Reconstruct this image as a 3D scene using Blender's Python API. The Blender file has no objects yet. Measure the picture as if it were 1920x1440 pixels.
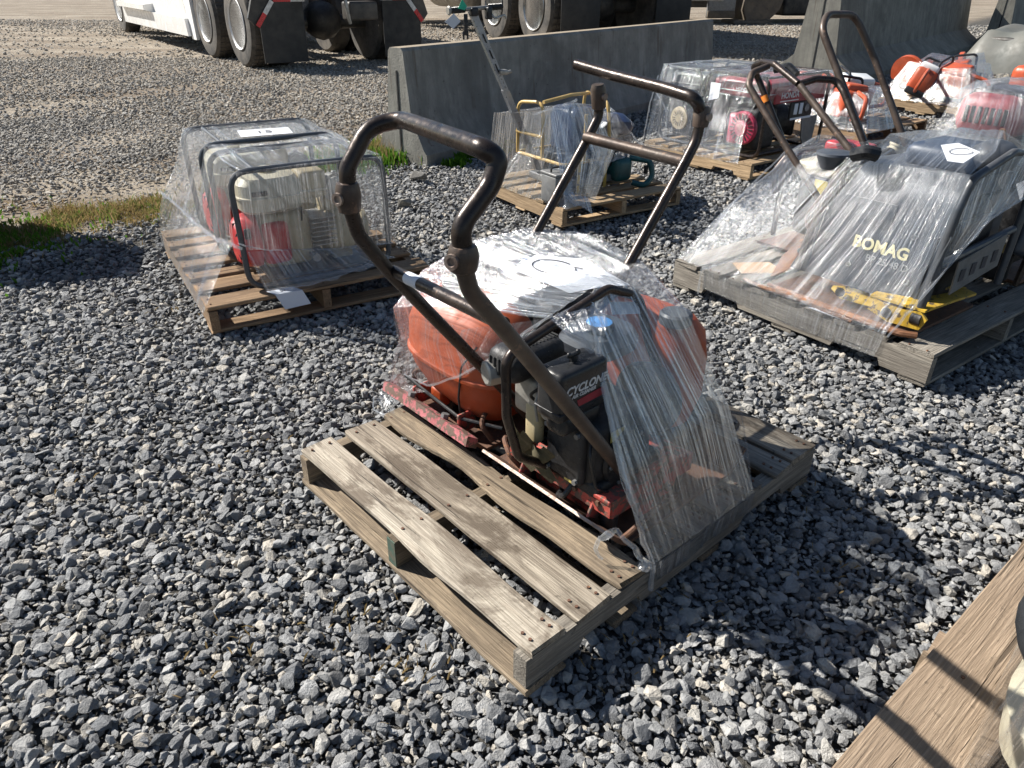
import bpy, bmesh, math, random
import numpy as np
from mathutils import Vector, Matrix, Euler, noise as mnoise

PI = math.pi
rng = random.Random(7)
nrs = np.random.RandomState(11)
scene = bpy.context.scene
COL = scene.collection

# ---------------------------------------------------------------- camera
CAM_H, PITCH, ROLL, FPX = 1.4243, 0.5127, 0.0059, 1369.23
_f = Vector((0, math.cos(PITCH), -math.sin(PITCH)))
_r0 = Vector((1, 0, 0)); _u0 = _r0.cross(_f)
_r = math.cos(ROLL) * _r0 + math.sin(ROLL) * _u0
_u = -math.sin(ROLL) * _r0 + math.cos(ROLL) * _u0
cam_d = bpy.data.cameras.new('camera')
cam = bpy.data.objects.new('camera', cam_d); COL.objects.link(cam)
cam.matrix_world = Matrix(((_r.x, _u.x, -_f.x, 0), (_r.y, _u.y, -_f.y, 0), (_r.z, _u.z, -_f.z, CAM_H), (0, 0, 0, 1)))
cam_d.sensor_width = 36.0
cam_d.lens = 36.0 * FPX / 1920
cam_d.clip_start = 0.05; cam_d.clip_end = 900
scene.camera = cam
scene.render.resolution_x = 1024; scene.render.resolution_y = 768
# ---------------------------------------------------------------- light
SUN_EL, SUN_AZ = math.radians(40), math.radians(158)      # azimuth (from +X) the sun stands at
sd = bpy.data.lights.new('sun', 'SUN'); sd.energy = 5.0; sd.angle = math.radians(0.53); sd.color = (1.0, 0.955, 0.88)
so = bpy.data.objects.new('sun', sd); COL.objects.link(so)
_sv = Vector((math.cos(SUN_EL) * math.cos(SUN_AZ), math.cos(SUN_EL) * math.sin(SUN_AZ), math.sin(SUN_EL)))
so.rotation_euler = _sv.to_track_quat('Z', 'Y').to_euler()
world = bpy.data.worlds.new('World'); scene.world = world; world.use_nodes = True
wn = world.node_tree.nodes; wl = world.node_tree.links
for n in list(wn): wn.remove(n)
sky = wn.new('ShaderNodeTexSky'); sky.sky_type = 'NISHITA'; sky.sun_disc = False
sky.sun_elevation = SUN_EL; sky.sun_rotation = math.radians(90) - SUN_AZ
sky.air_density = 1.0; sky.dust_density = 0.4; sky.ozone_density = 1.0
bg = wn.new('ShaderNodeBackground'); bg.inputs['Strength'].default_value = 0.05
wo = wn.new('ShaderNodeOutputWorld')
wl.new(sky.outputs[0], bg.inputs[0]); wl.new(bg.outputs[0], wo.inputs[0])
vs = scene.view_settings; vs.view_transform = 'Standard'; vs.look = 'None'; vs.gamma = 1.0; vs.exposure = 1.0; vs.use_curve_mapping = False
cy = scene.cycles
cy.max_bounces = 12; cy.diffuse_bounces = 3; cy.glossy_bounces = 3; cy.transmission_bounces = 6; cy.transparent_max_bounces = 20
cy.use_denoising = True
try: cy.denoiser = 'OPENIMAGEDENOISE'
except Exception: pass
cy.sample_clamp_indirect = 6.0; cy.caustics_reflective = False; cy.caustics_refractive = False

# ---------------------------------------------------------------- pixel / frame helpers (photo px of 1920x1440 -> place)
def ray(px, py): return _f + _r * ((px - 960) / FPX) - _u * ((py - 720) / FPX)
CO = Vector((0, 0, CAM_H))
def at(px, py, z=0.0):
    d = ray(px, py); return CO + d * ((z - CAM_H) / d.z)
class Frame:
    def __init__(s, x, y, th):
        s.o = Vector((x, y, 0)); s.th = th
        s.x = Vector((math.cos(th), math.sin(th), 0)); s.y = Vector((-math.sin(th), math.cos(th), 0))
    def loc(s, P):
        d = P - s.o; return Vector((d.dot(s.x), d.dot(s.y), d.z))
    def w(s, v): return s.o + s.x * v[0] + s.y * v[1] + Vector((0, 0, v[2]))
    def _pl(s, px, py, P, n):
        d = ray(px, py); return s.loc(CO + d * ((P - CO).dot(n) / d.dot(n)))
    def X(s, px, py, x): return s._pl(px, py, s.o + s.x * x, s.x)
    def Y(s, px, py, y): return s._pl(px, py, s.o + s.y * y, s.y)
    def Z(s, px, py, z): return s.loc(at(px, py, z))
D2R = math.radians
FM = Frame(.035, 1.096, .729)                       # main pallet: x along stringers (away right), y along boards (away left)
FG = Frame(-1.34, 2.956, 2.118 - PI / 2)            # others: x along boards (right), y along stringers (away left)
FD = Frame(.323, 4.527, 2.144 - PI / 2)
FB = Frame(1.628, 2.513, 2.202 - PI / 2)
FH = Frame(1.862, 5.821, 2.211 - PI / 2)
FW = Frame(0, 0, 0)

# ---------------------------------------------------------------- node helpers
def newmat(name):
    m = bpy.data.materials.new(name); m.use_nodes = True
    nt = m.node_tree
    for n in list(nt.nodes): nt.nodes.remove(n)
    return m, nt
def N(nt, t, **kw):
    n = nt.nodes.new(t)
    for k, v in kw.items():
        if k.startswith('i_'):
            key = k[2:]; key = int(key) if key.isdigit() else key.replace('_', ' ')
            n.inputs[key].default_value = v
        else: setattr(n, k, v)
    return n
def L(nt, a, b): nt.links.new(a, b)
def rgba(c): return (c[0], c[1], c[2], 1.0)
def ramp(nt, fac, stops, interp='LINEAR'):
    r = N(nt, 'ShaderNodeValToRGB'); r.color_ramp.interpolation = interp
    e = r.color_ramp.elements
    while len(e) < len(stops): e.new(0.5)
    for i, (p, c) in enumerate(stops):
        e[i].position = p; e[i].color = rgba(c) if not isinstance(c, (int, float)) else (c, c, c, 1)
    L(nt, fac, r.inputs[0]); return r.outputs[0]
def mixc(nt, fac, a, b, blend='MIX'):
    m = N(nt, 'ShaderNodeMix', data_type='RGBA', blend_type=blend)
    for s, v in ((m.inputs[0], fac), (m.inputs[6], a), (m.inputs[7], b)):
        if hasattr(v, 'links'): L(nt, v, s)
        else: s.default_value = v if isinstance(v, (int, float)) else rgba(v)
    return m.outputs[2]
def math_(nt, op, a, b=0.0, clamp=False):
    m = N(nt, 'ShaderNodeMath', operation=op, use_clamp=clamp)
    for s, v in ((m.inputs[0], a), (m.inputs[1], b)):
        if hasattr(v, 'links'): L(nt, v, s)
        else: s.default_value = v
    return m.outputs[0]
def coords(nt, scale=(1, 1, 1), kind='Object', rnd=True):
    tc = N(nt, 'ShaderNodeTexCoord'); mp = N(nt, 'ShaderNodeMapping'); mp.inputs['Scale'].default_value = scale
    L(nt, tc.outputs[kind], mp.inputs[0])
    if rnd:
        oi = N(nt, 'ShaderNodeObjectInfo'); mm = math_(nt, 'MULTIPLY', oi.outputs['Random'], 37.0)
        L(nt, mm, mp.inputs['Location'])
    return mp.outputs[0]
def noise_(nt, vec, scale, detail=4, rough=0.55, dist=0.0):
    n = N(nt, 'ShaderNodeTexNoise'); n.inputs['Scale'].default_value = scale; n.inputs['Detail'].default_value = detail
    n.inputs['Roughness'].default_value = rough; n.inputs['Distortion'].default_value = dist
    L(nt, vec, n.inputs['Vector']); return n.outputs['Fac']
def bump_(nt, h, strength, dist=0.01):
    b = N(nt, 'ShaderNodeBump'); b.inputs['Strength'].default_value = strength; b.inputs['Distance'].default_value = dist
    L(nt, h, b.inputs['Height']); return b.outputs[0]
def out(nt, sh):
    o = N(nt, 'ShaderNodeOutputMaterial'); L(nt, sh, o.inputs[0])

def surf(name, c, c2=None, rough=0.5, metal=0.0, scale=18, wear=0.5, bump=0.15, rrange=0.15, wearcol=None, wearamt=0.0, dust=0.0, spec=0.5, coat=0.0):
    """painted / moulded surface: two-tone mottling, optional worn patches of another colour, dust in blotches"""
    m, nt = newmat(name); v = coords(nt)
    n1 = noise_(nt, v, scale, 5, 0.6); n2 = noise_(nt, v, scale * 3.1, 5, 0.65)
    c2 = c2 or tuple(x * 0.7 for x in c)
    col = mixc(nt, ramp(nt, n1, [(0.35, 0), (0.68, 1)]), c, c2)
    rr = ramp(nt, n2, [(0.3, max(0.02, rough - rrange)), (0.7, min(1, rough + rrange))])
    met = None
    if wearcol:
        w = ramp(nt, n2, [(0.62 - wearamt * 0.3, 0), (0.66 - wearamt * 0.3, 1)])
        col = mixc(nt, w, col, wearcol)
    if dust > 0:
        nd = noise_(nt, v, scale * 0.45, 6, 0.7)
        col = mixc(nt, math_(nt, 'MULTIPLY', ramp(nt, nd, [(0.4, 0), (0.7, 1)]), dust), col, (0.23, 0.20, 0.165))
    p = N(nt, 'ShaderNodeBsdfPrincipled'); L(nt, col, p.inputs['Base Color']); L(nt, rr, p.inputs['Roughness'])
    p.inputs['Metallic'].default_value = metal; p.inputs['Specular IOR Level'].default_value = spec
    if coat: p.inputs['Coat Weight'].default_value = coat; p.inputs['Coat Roughness'].default_value = 0.08
    L(nt, bump_(nt, n2, bump, 0.004), p.inputs['Normal']); out(nt, p.outputs[0]); return m

def wood(name, base, dark, stain, rough=0.8, rings=0.0, stainamt=0.5):
    """board: grain along the object's own X, knots, stains, nail rust"""
    m, nt = newmat(name)
    v = coords(nt, (1.0, 16.0, 16.0)); v0 = coords(nt, (1, 1, 1)); v2 = coords(nt, (3.0, 120.0, 120.0))
    wob = noise_(nt, v0, 2.2, 3, 0.5)
    g = noise_(nt, v, 2.3, 7, 0.72, 1.4); fine = noise_(nt, v2, 2.0, 3, 0.6)
    crk = ramp(nt, noise_(nt, coords(nt, (1.3, 42.0, 42.0)), 1.6, 3, 0.5, 0.6), [(0.665, 0), (0.70, 1)])
    col = mixc(nt, ramp(nt, g, [(0.32, 0), (0.66, 1)]), dark, base)
    col = mixc(nt, math_(nt, 'MULTIPLY', ramp(nt, fine, [(0.42, 1), (0.6, 0)]), 0.55), col, tuple(x * 0.45 for x in dark))
    st = noise_(nt, coords(nt, (1, 2.4, 2.4)), 3.1, 7, 0.68, 0.5)
    col = mixc(nt, math_(nt, 'MULTIPLY', ramp(nt, st, [(0.47, 0), (0.56, 1)]), stainamt), col, stain)
    if rings:
        wv = N(nt, 'ShaderNodeTexWave', wave_type='BANDS', bands_direction='Y'); wv.inputs['Scale'].default_value = 26; wv.inputs['Distortion'].default_value = 9; wv.inputs['Detail'].default_value = 2.5; wv.inputs['Detail Scale'].default_value = 0.55
        L(nt, coords(nt, (0.45, 1, 1)), wv.inputs[0]); col = mixc(nt, math_(nt, 'MULTIPLY', ramp(nt, wv.outputs['Fac'], [(0.25, 1), (0.7, 0)]), rings), col, tuple(x * .75 for x in dark))
        kv = N(nt, 'ShaderNodeTexVoronoi', feature='F1'); kv.inputs['Scale'].default_value = 4.2; L(nt, coords(nt, (0.8, 1.2, 1.2)), kv.inputs[0]); col = mixc(nt, ramp(nt, kv.outputs['Distance'], [(0.06, 0.85), (0.10, 0)]), col, tuple(x * .45 for x in dark))
    col = mixc(nt, math_(nt, 'MULTIPLY', crk, 0.8), col, tuple(x * .22 for x in dark))
    sp = noise_(nt, v0, 38, 3, 0.7)
    col = mixc(nt, math_(nt, 'MULTIPLY', ramp(nt, sp, [(0.64, 0), (0.72, 1)]), 0.5), col, tuple(x * 0.4 for x in stain))
    oi = N(nt, 'ShaderNodeObjectInfo')
    hv = N(nt, 'ShaderNodeHueSaturation'); L(nt, col, hv.inputs['Color'])
    L(nt, math_(nt, 'MULTIPLY_ADD', oi.outputs['Random'], 0.5), hv.inputs['Value'])
    hv.inputs['Value'].links[0].from_node.inputs[2].default_value = 0.75
    p = N(nt, 'ShaderNodeBsdfPrincipled'); L(nt, hv.outputs[0], p.inputs['Base Color']); p.inputs['Roughness'].default_value = rough
    p.inputs['Specular IOR Level'].default_value = 0.3
    hh = math_(nt, 'ADD', math_(nt, 'MULTIPLY', fine, 0.6), math_(nt, 'SUBTRACT', g, math_(nt, 'MULTIPLY', crk, 0.9)))
    L(nt, bump_(nt, hh, 0.9, 0.006), p.inputs['Normal']); out(nt, p.outputs[0]); return m

def rock(name):
    m, nt = newmat(name)
    at_ = N(nt, 'ShaderNodeAttribute', attribute_type='INSTANCER', attribute_name='tint')
    at2 = N(nt, 'ShaderNodeAttribute', attribute_type='INSTANCER', attribute_name='shade')
    v = coords(nt, rnd=True)
    c = ramp(nt, at_.outputs['Fac'], [(0.0, (0.115, 0.119, 0.126)), (0.35, (0.245, 0.250, 0.257)), (0.70, (0.42, 0.42, 0.415)), (0.84, (0.44, 0.42, 0.38)), (0.93, (0.50, 0.455, 0.39)), (1.0, (0.58, 0.54, 0.475))])
    n1 = noise_(nt, v, 2.2, 5, 0.65); n2 = noise_(nt, v, 9.0, 4, 0.7)
    c = mixc(nt, 1.0, c, ramp(nt, n1, [(0.3, 0.72), (0.7, 1.28)]), 'MULTIPLY')
    ve = N(nt, 'ShaderNodeTexVoronoi', feature='DISTANCE_TO_EDGE'); ve.inputs['Scale'].default_value = 1.3; L(nt, v, ve.inputs[0])
    vein = ramp(nt, ve.outputs['Distance'], [(0.0, 1), (0.028, 0)])
    c = mixc(nt, math_(nt, 'MULTIPLY', vein, math_(nt, 'MULTIPLY', ramp(nt, n1, [(0.48, 0), (0.6, 1)]), 0.45)), c, (0.42, 0.42, 0.42))
    c = mixc(nt, at2.outputs['Fac'], c, (0.42, 0.375, 0.31))
    p = N(nt, 'ShaderNodeBsdfPrincipled'); L(nt, c, p.inputs['Base Color']); p.inputs['Roughness'].default_value = 0.78
    p.inputs['Specular IOR Level'].default_value = 0.35
    L(nt, bump_(nt, math_(nt, 'ADD', n2, n1), 0.55, 0.12), p.inputs['Normal']); out(nt, p.outputs[0]); return m

def ground_mat():
    m, nt = newmat('dirt_and_grit')
    v = coords(nt, rnd=False); 
    g = noise_(nt, v, 90, 5, 0.7); b = noise_(nt, v, 1.1, 5, 0.6); mm = noise_(nt, v, 9, 5, 0.6)
    col = mixc(nt, ramp(nt, b, [(0.4, 0), (0.62, 1)]), (0.27, 0.225, 0.17), (0.38, 0.325, 0.255))
    col = mixc(nt, 1.0, col, ramp(nt, g, [(0.3, 0.7), (0.7, 1.25)]), 'MULTIPLY')
    mpl = N(nt, 'ShaderNodeMapping'); mpl.inputs['Rotation'].default_value = (0, 0, -0.918); mpl.inputs['Scale'].default_value = (0.22, 1.5, 1); tcl = N(nt, 'ShaderNodeTexCoord'); L(nt, tcl.outputs['Object'], mpl.inputs[0])
    band = noise_(nt, mpl.outputs[0], 1.0, 6, 0.62, 0.4)
    col = mixc(nt, math_(nt, 'MULTIPLY', ramp(nt, band, [(0.44, 0), (0.60, 1)]), 0.75), col, (0.17, 0.125, 0.085))
    vo = N(nt, 'ShaderNodeTexVoronoi', feature='F1'); vo.inputs['Scale'].default_value = 26; L(nt, v, vo.inputs[0])
    peb = ramp(nt, vo.outputs['Distance'], [(0.30, 1), (0.46, 0)])
    pc = ramp(nt, N(nt, 'ShaderNodeSeparateColor').outputs[0], [(0, (0.10, 0.105, 0.115)), (0.6, (0.19, 0.185, 0.18)), (1, (0.36, 0.33, 0.28))])
    sc_ = pc.node.inputs[0].links[0].from_node; L(nt, vo.outputs['Color'], sc_.inputs[0])
    col = mixc(nt, math_(nt, 'MULTIPLY', peb, 0.75), col, pc)
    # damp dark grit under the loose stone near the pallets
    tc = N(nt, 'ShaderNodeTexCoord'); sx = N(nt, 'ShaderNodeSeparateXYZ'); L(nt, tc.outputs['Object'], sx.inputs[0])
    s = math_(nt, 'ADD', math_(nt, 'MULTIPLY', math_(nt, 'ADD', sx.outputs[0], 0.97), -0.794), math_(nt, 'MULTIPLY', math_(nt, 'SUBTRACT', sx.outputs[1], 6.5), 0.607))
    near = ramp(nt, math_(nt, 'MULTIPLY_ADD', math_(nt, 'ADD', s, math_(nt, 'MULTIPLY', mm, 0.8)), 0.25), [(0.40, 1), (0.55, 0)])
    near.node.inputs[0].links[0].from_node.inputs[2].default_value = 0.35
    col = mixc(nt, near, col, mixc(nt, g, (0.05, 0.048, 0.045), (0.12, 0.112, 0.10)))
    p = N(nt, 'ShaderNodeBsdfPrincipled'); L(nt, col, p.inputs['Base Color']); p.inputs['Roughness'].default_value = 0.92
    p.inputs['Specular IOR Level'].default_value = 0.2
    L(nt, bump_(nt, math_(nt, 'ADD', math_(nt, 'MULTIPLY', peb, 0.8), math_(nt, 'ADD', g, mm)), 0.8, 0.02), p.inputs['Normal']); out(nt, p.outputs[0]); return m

def concrete(name, c, c2, streak=0.6):
    m, nt = newmat(name)
    v = coords(nt, rnd=False); vs_ = coords(nt, (1.0, 1.0, 0.10), rnd=False)
    n = noise_(nt, v, 5, 6, 0.6); st = noise_(nt, vs_, 4.3, 7, 0.75, 0.6); fi = noise_(nt, v, 60, 4, 0.7)
    col = mixc(nt, ramp(nt, n, [(0.35, 0), (0.65, 1)]), c, c2)
    col = mixc(nt, math_(nt, 'MULTIPLY', ramp(nt, st, [(0.42, 0), (0.72, 1)]), streak), col, tuple(x * 0.45 for x in c2))
    col = mixc(nt, math_(nt, 'MULTIPLY', ramp(nt, st, [(0.30, 1), (0.42, 0)]), 0.35), col, tuple(min(1, x * 1.35) for x in c))
    pits = ramp(nt, noise_(nt, v, 26, 2, 0.5), [(0.70, 0), (0.74, 1)])
    col = mixc(nt, math_(nt, 'MULTIPLY', pits, 0.7), col, tuple(x * 0.35 for x in c2))
    big = noise_(nt, coords(nt, (1, 1, .5), rnd=False), 1.6, 6, 0.7, 0.8)
    col = mixc(nt, math_(nt, 'MULTIPLY', ramp(nt, big, [(0.50, 0), (0.62, 1)]), 0.5), col, tuple(x * 0.5 for x in c2))
    run = noise_(nt, coords(nt, (1.0, 1.0, 0.05), rnd=False), 11, 3, 0.5); col = mixc(nt, math_(nt, 'MULTIPLY', ramp(nt, run, [(0.63, 0), (0.70, 1)]), 0.55), col, (0.09, 0.065, 0.045))
    ge = N(nt, 'ShaderNodeNewGeometry'); sz = N(nt, 'ShaderNodeSeparateXYZ'); L(nt, ge.outputs['Normal'], sz.inputs[0])
    col = mixc(nt, math_(nt, 'MULTIPLY', ramp(nt, sz.outputs[2], [(0.7, 0), (0.95, 1)]), 0.75), col, mixc(nt, n, (0.26, 0.19, 0.12), (0.34, 0.28, 0.2)))  # upward faces tinted tan: the sunlit top edge is put into the colour
    p = N(nt, 'ShaderNodeBsdfPrincipled'); L(nt, col, p.inputs['Base Color']); p.inputs['Roughness'].default_value = 0.88
    L(nt, bump_(nt, math_(nt, 'ADD', math_(nt, 'SUBTRACT', fi, math_(nt, 'MULTIPLY', pits, 1.5)), n), 0.5, 0.01), p.inputs['Normal']); out(nt, p.outputs[0]); return m

def film(name, haze=0.10, gloss=0.16, scale=1.0, streak=1.0, glint=0.5, tint=(0.95, 0.965, 0.98)):
    """clear stretch film: UV.x across the pull, UV.y along it (metres); thickness streaks and fine pleats"""
    m, nt = newmat(name)
    tc = N(nt, 'ShaderNodeTexCoord')
    def mp(sx, sy):
        q = N(nt, 'ShaderNodeMapping'); q.inputs['Scale'].default_value = (sx * scale, sy * scale, 1); L(nt, tc.outputs['UV'], q.inputs[0]); return q.outputs[0]
    s1 = noise_(nt, mp(85, 1.1), 1.0, 5, 0.75, 0.15)      # fine pleats
    s2 = noise_(nt, mp(13, 0.9), 1.0, 4, 0.6, 0.5)        # broad folds
    s3 = noise_(nt, mp(300, 2.5), 1.0, 2, 0.6, 0.0)       # hairlines
    cr = noise_(nt, mp(60, 34), 1.0, 4, 0.75, 1.2)        # crumple glints
    s4 = noise_(nt, mp(150, 14), 1.0, 3, 0.7, 0.4)
    h = math_(nt, 'ADD', math_(nt, 'MULTIPLY', s1, 1.3), math_(nt, 'ADD', math_(nt, 'MULTIPLY', s2, 2.2), math_(nt, 'ADD', math_(nt, 'MULTIPLY', cr, 0.55), math_(nt, 'ADD', math_(nt, 'MULTIPLY', s3, 0.30), math_(nt, 'MULTIPLY', s4, 0.5)))))
    bm = bump_(nt, h, 1.0 * streak, 0.0045)
    tr = N(nt, 'ShaderNodeBsdfTransparent'); tr.inputs[0].default_value = rgba(tint)
    gl = N(nt, 'ShaderNodeBsdfGlossy'); gl.inputs['Roughness'].default_value = 0.14; gl.inputs[0].default_value = (1, 1, 1, 1); L(nt, bm, gl.inputs['Normal'])
    df = N(nt, 'ShaderNodeBsdfDiffuse'); df.inputs[0].default_value = (0.80, 0.83, 0.87, 1); L(nt, bm, df.inputs['Normal'])
    tl = N(nt, 'ShaderNodeBsdfTranslucent'); tl.inputs[0].default_value = (0.80, 0.83, 0.87, 1); L(nt, bm, tl.inputs['Normal'])
    dt = N(nt, 'ShaderNodeMixShader'); dt.inputs[0].default_value = 0.62; L(nt, df.outputs[0], dt.inputs[1]); L(nt, tl.outputs[0], dt.inputs[2])
    k1 = ramp(nt, s1, [(0.49, 0.0), (0.64, 1.0)]); k2 = ramp(nt, s2, [(0.42, 0), (0.66, 1)]); k3 = ramp(nt, s3, [(0.56, 0), (0.64, 1)])
    thick = math_(nt, 'ADD', math_(nt, 'MULTIPLY', k1, math_(nt, 'MULTIPLY_ADD', k2, 0.75)), math_(nt, 'MULTIPLY', k3, 0.45), True)
    thick.node.inputs[0].links[0].from_node.inputs[1].links[0].from_node.inputs[2].default_value = 0.35
    hz = math_(nt, 'ADD', math_(nt, 'MULTIPLY', thick, haze * 2.9), haze * 0.35, True)
    a = N(nt, 'ShaderNodeMixShader'); L(nt, hz, a.inputs[0]); L(nt, tr.outputs[0], a.inputs[1]); L(nt, dt.outputs[0], a.inputs[2])
    fr = N(nt, 'ShaderNodeFresnel'); fr.inputs[0].default_value = 1.42; L(nt, bm, fr.inputs['Normal'])
    gk = math_(nt, 'ADD', math_(nt, 'MULTIPLY', thick, gloss * 1.5), 0.02)
    fac = math_(nt, 'ADD', math_(nt, 'MULTIPLY', math_(nt, 'MINIMUM', fr.outputs[0], 0.5), math_(nt, 'MULTIPLY_ADD', thick, 0.7)), gk, True)
    fac.node.inputs[0].links[0].from_node.inputs[1].links[0].from_node.inputs[2].default_value = 0.35
    b = N(nt, 'ShaderNodeMixShader'); L(nt, fac, b.inputs[0]); L(nt, a.outputs[0], b.inputs[1]); L(nt, gl.outputs[0], b.inputs[2])
    # hard pleat edges: steep little facets that catch the sun
    h2 = math_(nt, 'ADD', math_(nt, 'MULTIPLY', s4, 1.0), math_(nt, 'ADD', math_(nt, 'MULTIPLY', cr, 1.2), math_(nt, 'MULTIPLY', s1, 1.2)))
    b2 = bump_(nt, h2, 1.0, 0.0085); g2 = N(nt, 'ShaderNodeBsdfGlossy'); g2.inputs['Roughness'].default_value = 0.17; g2.inputs[0].default_value = (1, 1, 1, 1); L(nt, b2, g2.inputs['Normal'])
    c = N(nt, 'ShaderNodeMixShader'); L(nt, math_(nt, 'MULTIPLY', math_(nt, 'ADD', thick, 0.15), glint * 0.42), c.inputs[0]); L(nt, b.outputs[0], c.inputs[1]); L(nt, g2.outputs[0], c.inputs[2])
    out(nt, c.outputs[0]); return m

def leaf_mat(name, c, c2):
    m, nt = newmat(name); v = coords(nt, rnd=False)
    col = mixc(nt, ramp(nt, noise_(nt, v, 5, 4, 0.7), [(0.4, 0), (0.6, 1)]), c, c2)
    d = N(nt, 'ShaderNodeBsdfDiffuse'); t = N(nt, 'ShaderNodeBsdfTranslucent'); L(nt, col, d.inputs[0]); L(nt, col, t.inputs[0])
    x = N(nt, 'ShaderNodeMixShader'); x.inputs[0].default_value = 0.45; L(nt, d.outputs[0], x.inputs[1]); L(nt, t.outputs[0], x.inputs[2]); out(nt, x.outputs[0]); return m

M = {}
M['rock'] = rock('crushed_stone')
M['ground'] = ground_mat()
M['wood_old'] = wood('weathered_pallet_wood', (0.42, 0.365, 0.29), (0.22, 0.18, 0.135), (0.105, 0.082, 0.06), stainamt=0.92)
M['wood_pale'] = wood('sun_bleached_board', (0.60, 0.54, 0.44), (0.36, 0.305, 0.24), (0.15, 0.12, 0.09), stainamt=0.92)
M['wood_grey'] = wood('grey_pallet_wood', (0.33, 0.30, 0.255), (0.19, 0.168, 0.14), (0.11, 0.095, 0.08))
M['wood_dark'] = wood('dark_brown_wood', (0.33, 0.26, 0.18), (0.17, 0.13, 0.09), (0.09, 0.07, 0.05))  # darker brown wood for bottom boards, two stringers and the broken deck board
M['wood_new'] = wood('fresh_pallet_wood', (0.55, 0.40, 0.245), (0.38, 0.26, 0.15), (0.25, 0.17, 0.10), stainamt=0.35)
M['wood_brown'] = wood('brown_pallet_wood', (0.40, 0.265, 0.155), (0.24, 0.155, 0.09), (0.14, 0.09, 0.055), stainamt=0.4)
M['tube'] = surf('worn_black_tube', (0.028, 0.022, 0.020), (0.055, 0.040, 0.033), rough=0.33, metal=0.55, scale=14, bump=0.25, wearcol=(0.12, 0.08, 0.06), wearamt=-0.15)
M['tube_brown'] = surf('brown_black_tube', (0.045, 0.032, 0.026), (0.085, 0.058, 0.045), rough=0.45, metal=0.4, scale=10, bump=0.3, wearcol=(0.16, 0.10, 0.07), wearamt=0.05, dust=0.3)
M['frame_grey'] = surf('grey_tube', (0.04, 0.048, 0.06), (0.07, 0.08, 0.095), rough=0.4, metal=0.2, scale=10, dust=0.25)
M['black'] = surf('black_plastic', (0.014, 0.015, 0.017), (0.024, 0.025, 0.027), rough=0.34, scale=16, dust=0.03, spec=0.35)
M['engine'] = surf('greasy_engine_metal', (0.035, 0.036, 0.04), (0.012, 0.012, 0.013), rough=0.5, metal=0.3, scale=24, bump=0.5, dust=0.10, spec=0.35, wearcol=(0.10, 0.095, 0.09), wearamt=-0.1)
M['alu'] = surf('dirty_aluminium', (0.42, 0.41, 0.38), (0.24, 0.23, 0.21), rough=0.5, metal=0.6, scale=20, bump=0.3, dust=0.3)
M['orange'] = surf('orange_tank_plastic', (0.50, 0.078, 0.012), (0.38, 0.054, 0.010), rough=0.5, scale=6, bump=0.2, dust=0.30, wearcol=(0.10, 0.04, 0.02), wearamt=-0.28)
M['orange2'] = surf('orange_saw_plastic', (0.50, 0.085, 0.03), (0.36, 0.06, 0.02), rough=0.4, scale=12, dust=0.2)
M['redpaint'] = surf('chipped_red_paint', (0.50, 0.07, 0.05), (0.32, 0.05, 0.04), rough=0.55, scale=14, bump=0.7, wearcol=(0.13, 0.075, 0.055), wearamt=0.42, dust=0.3)
M['pinkpaint'] = surf('faded_pink_red_paint', (0.55, 0.17, 0.19), (0.38, 0.09, 0.10), rough=0.65, scale=13, bump=0.8, wearcol=(0.14, 0.085, 0.065), wearamt=0.52, dust=0.3)
M['rust'] = surf('rusty_steel', (0.16, 0.075, 0.042), (0.075, 0.042, 0.03), rough=0.8, scale=22, bump=0.7, wearcol=(0.30, 0.14, 0.06), wearamt=0.0)
M['rust2'] = surf('rusty_orange_steel', (0.30, 0.125, 0.05), (0.16, 0.08, 0.05), rough=0.8, scale=12, bump=0.5)
M['edge'] = surf('bare_steel_edge', (0.34, 0.28, 0.24), (0.15, 0.10, 0.08), rough=0.5, metal=0.5, scale=20, bump=0.5)
M['cream'] = surf('cream_paint', (0.62, 0.57, 0.44), (0.50, 0.44, 0.31), rough=0.45, scale=8, dust=0.4, wearcol=(0.16, 0.11, 0.08), wearamt=-0.15)
M['cream2'] = surf('yellowed_cream_metal', (0.50, 0.42, 0.26), (0.38, 0.30, 0.17), rough=0.5, scale=9, dust=0.4, wearcol=(0.14, 0.10, 0.06), wearamt=-0.05)
M['red'] = surf('red_plastic', (0.62, 0.03, 0.035), (0.48, 0.02, 0.03), rough=0.35, scale=8, dust=0.1)
M['magenta'] = surf('faded_red_engine_cover', (0.52, 0.035, 0.10), (0.36, 0.02, 0.06), rough=0.4, scale=8, dust=0.2)
M['panelred'] = surf('dark_red_panel', (0.32, 0.03, 0.045), (0.22, 0.02, 0.03), rough=0.4, scale=8, dust=0.2)
M['yellow'] = surf('worn_yellow_paint', (0.60, 0.39, 0.035), (0.44, 0.27, 0.03), rough=0.5, scale=9, bump=0.4, wearcol=(0.09, 0.06, 0.035), wearamt=0.22, dust=0.35)
M['yellowtube'] = surf('yellow_tube_paint', (0.58, 0.40, 0.15), (0.46, 0.30, 0.10), rough=0.4, scale=9)
M['hood'] = surf('slate_blue_grey_hood', (0.055, 0.068, 0.088), (0.04, 0.05, 0.066), rough=0.45, scale=5, bump=0.1, dust=0.3)
M['blue'] = surf('blue_plastic', (0.03, 0.13, 0.42), (0.02, 0.09, 0.3), rough=0.4, scale=8)
M['bluecap'] = surf('bright_blue_cap', (0.10, 0.36, 0.80), (0.08, 0.28, 0.65), rough=0.4, scale=14, wearcol=(0.02, 0.03, 0.06), wearamt=-0.05)
M['navy'] = surf('dark_blue_tank', (0.02, 0.035, 0.09), (0.015, 0.025, 0.06), rough=0.35, scale=8)
M['teal'] = surf('teal_power_tool', (0.012, 0.085, 0.088), (0.008, 0.05, 0.055), rough=0.4, scale=12)
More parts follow.
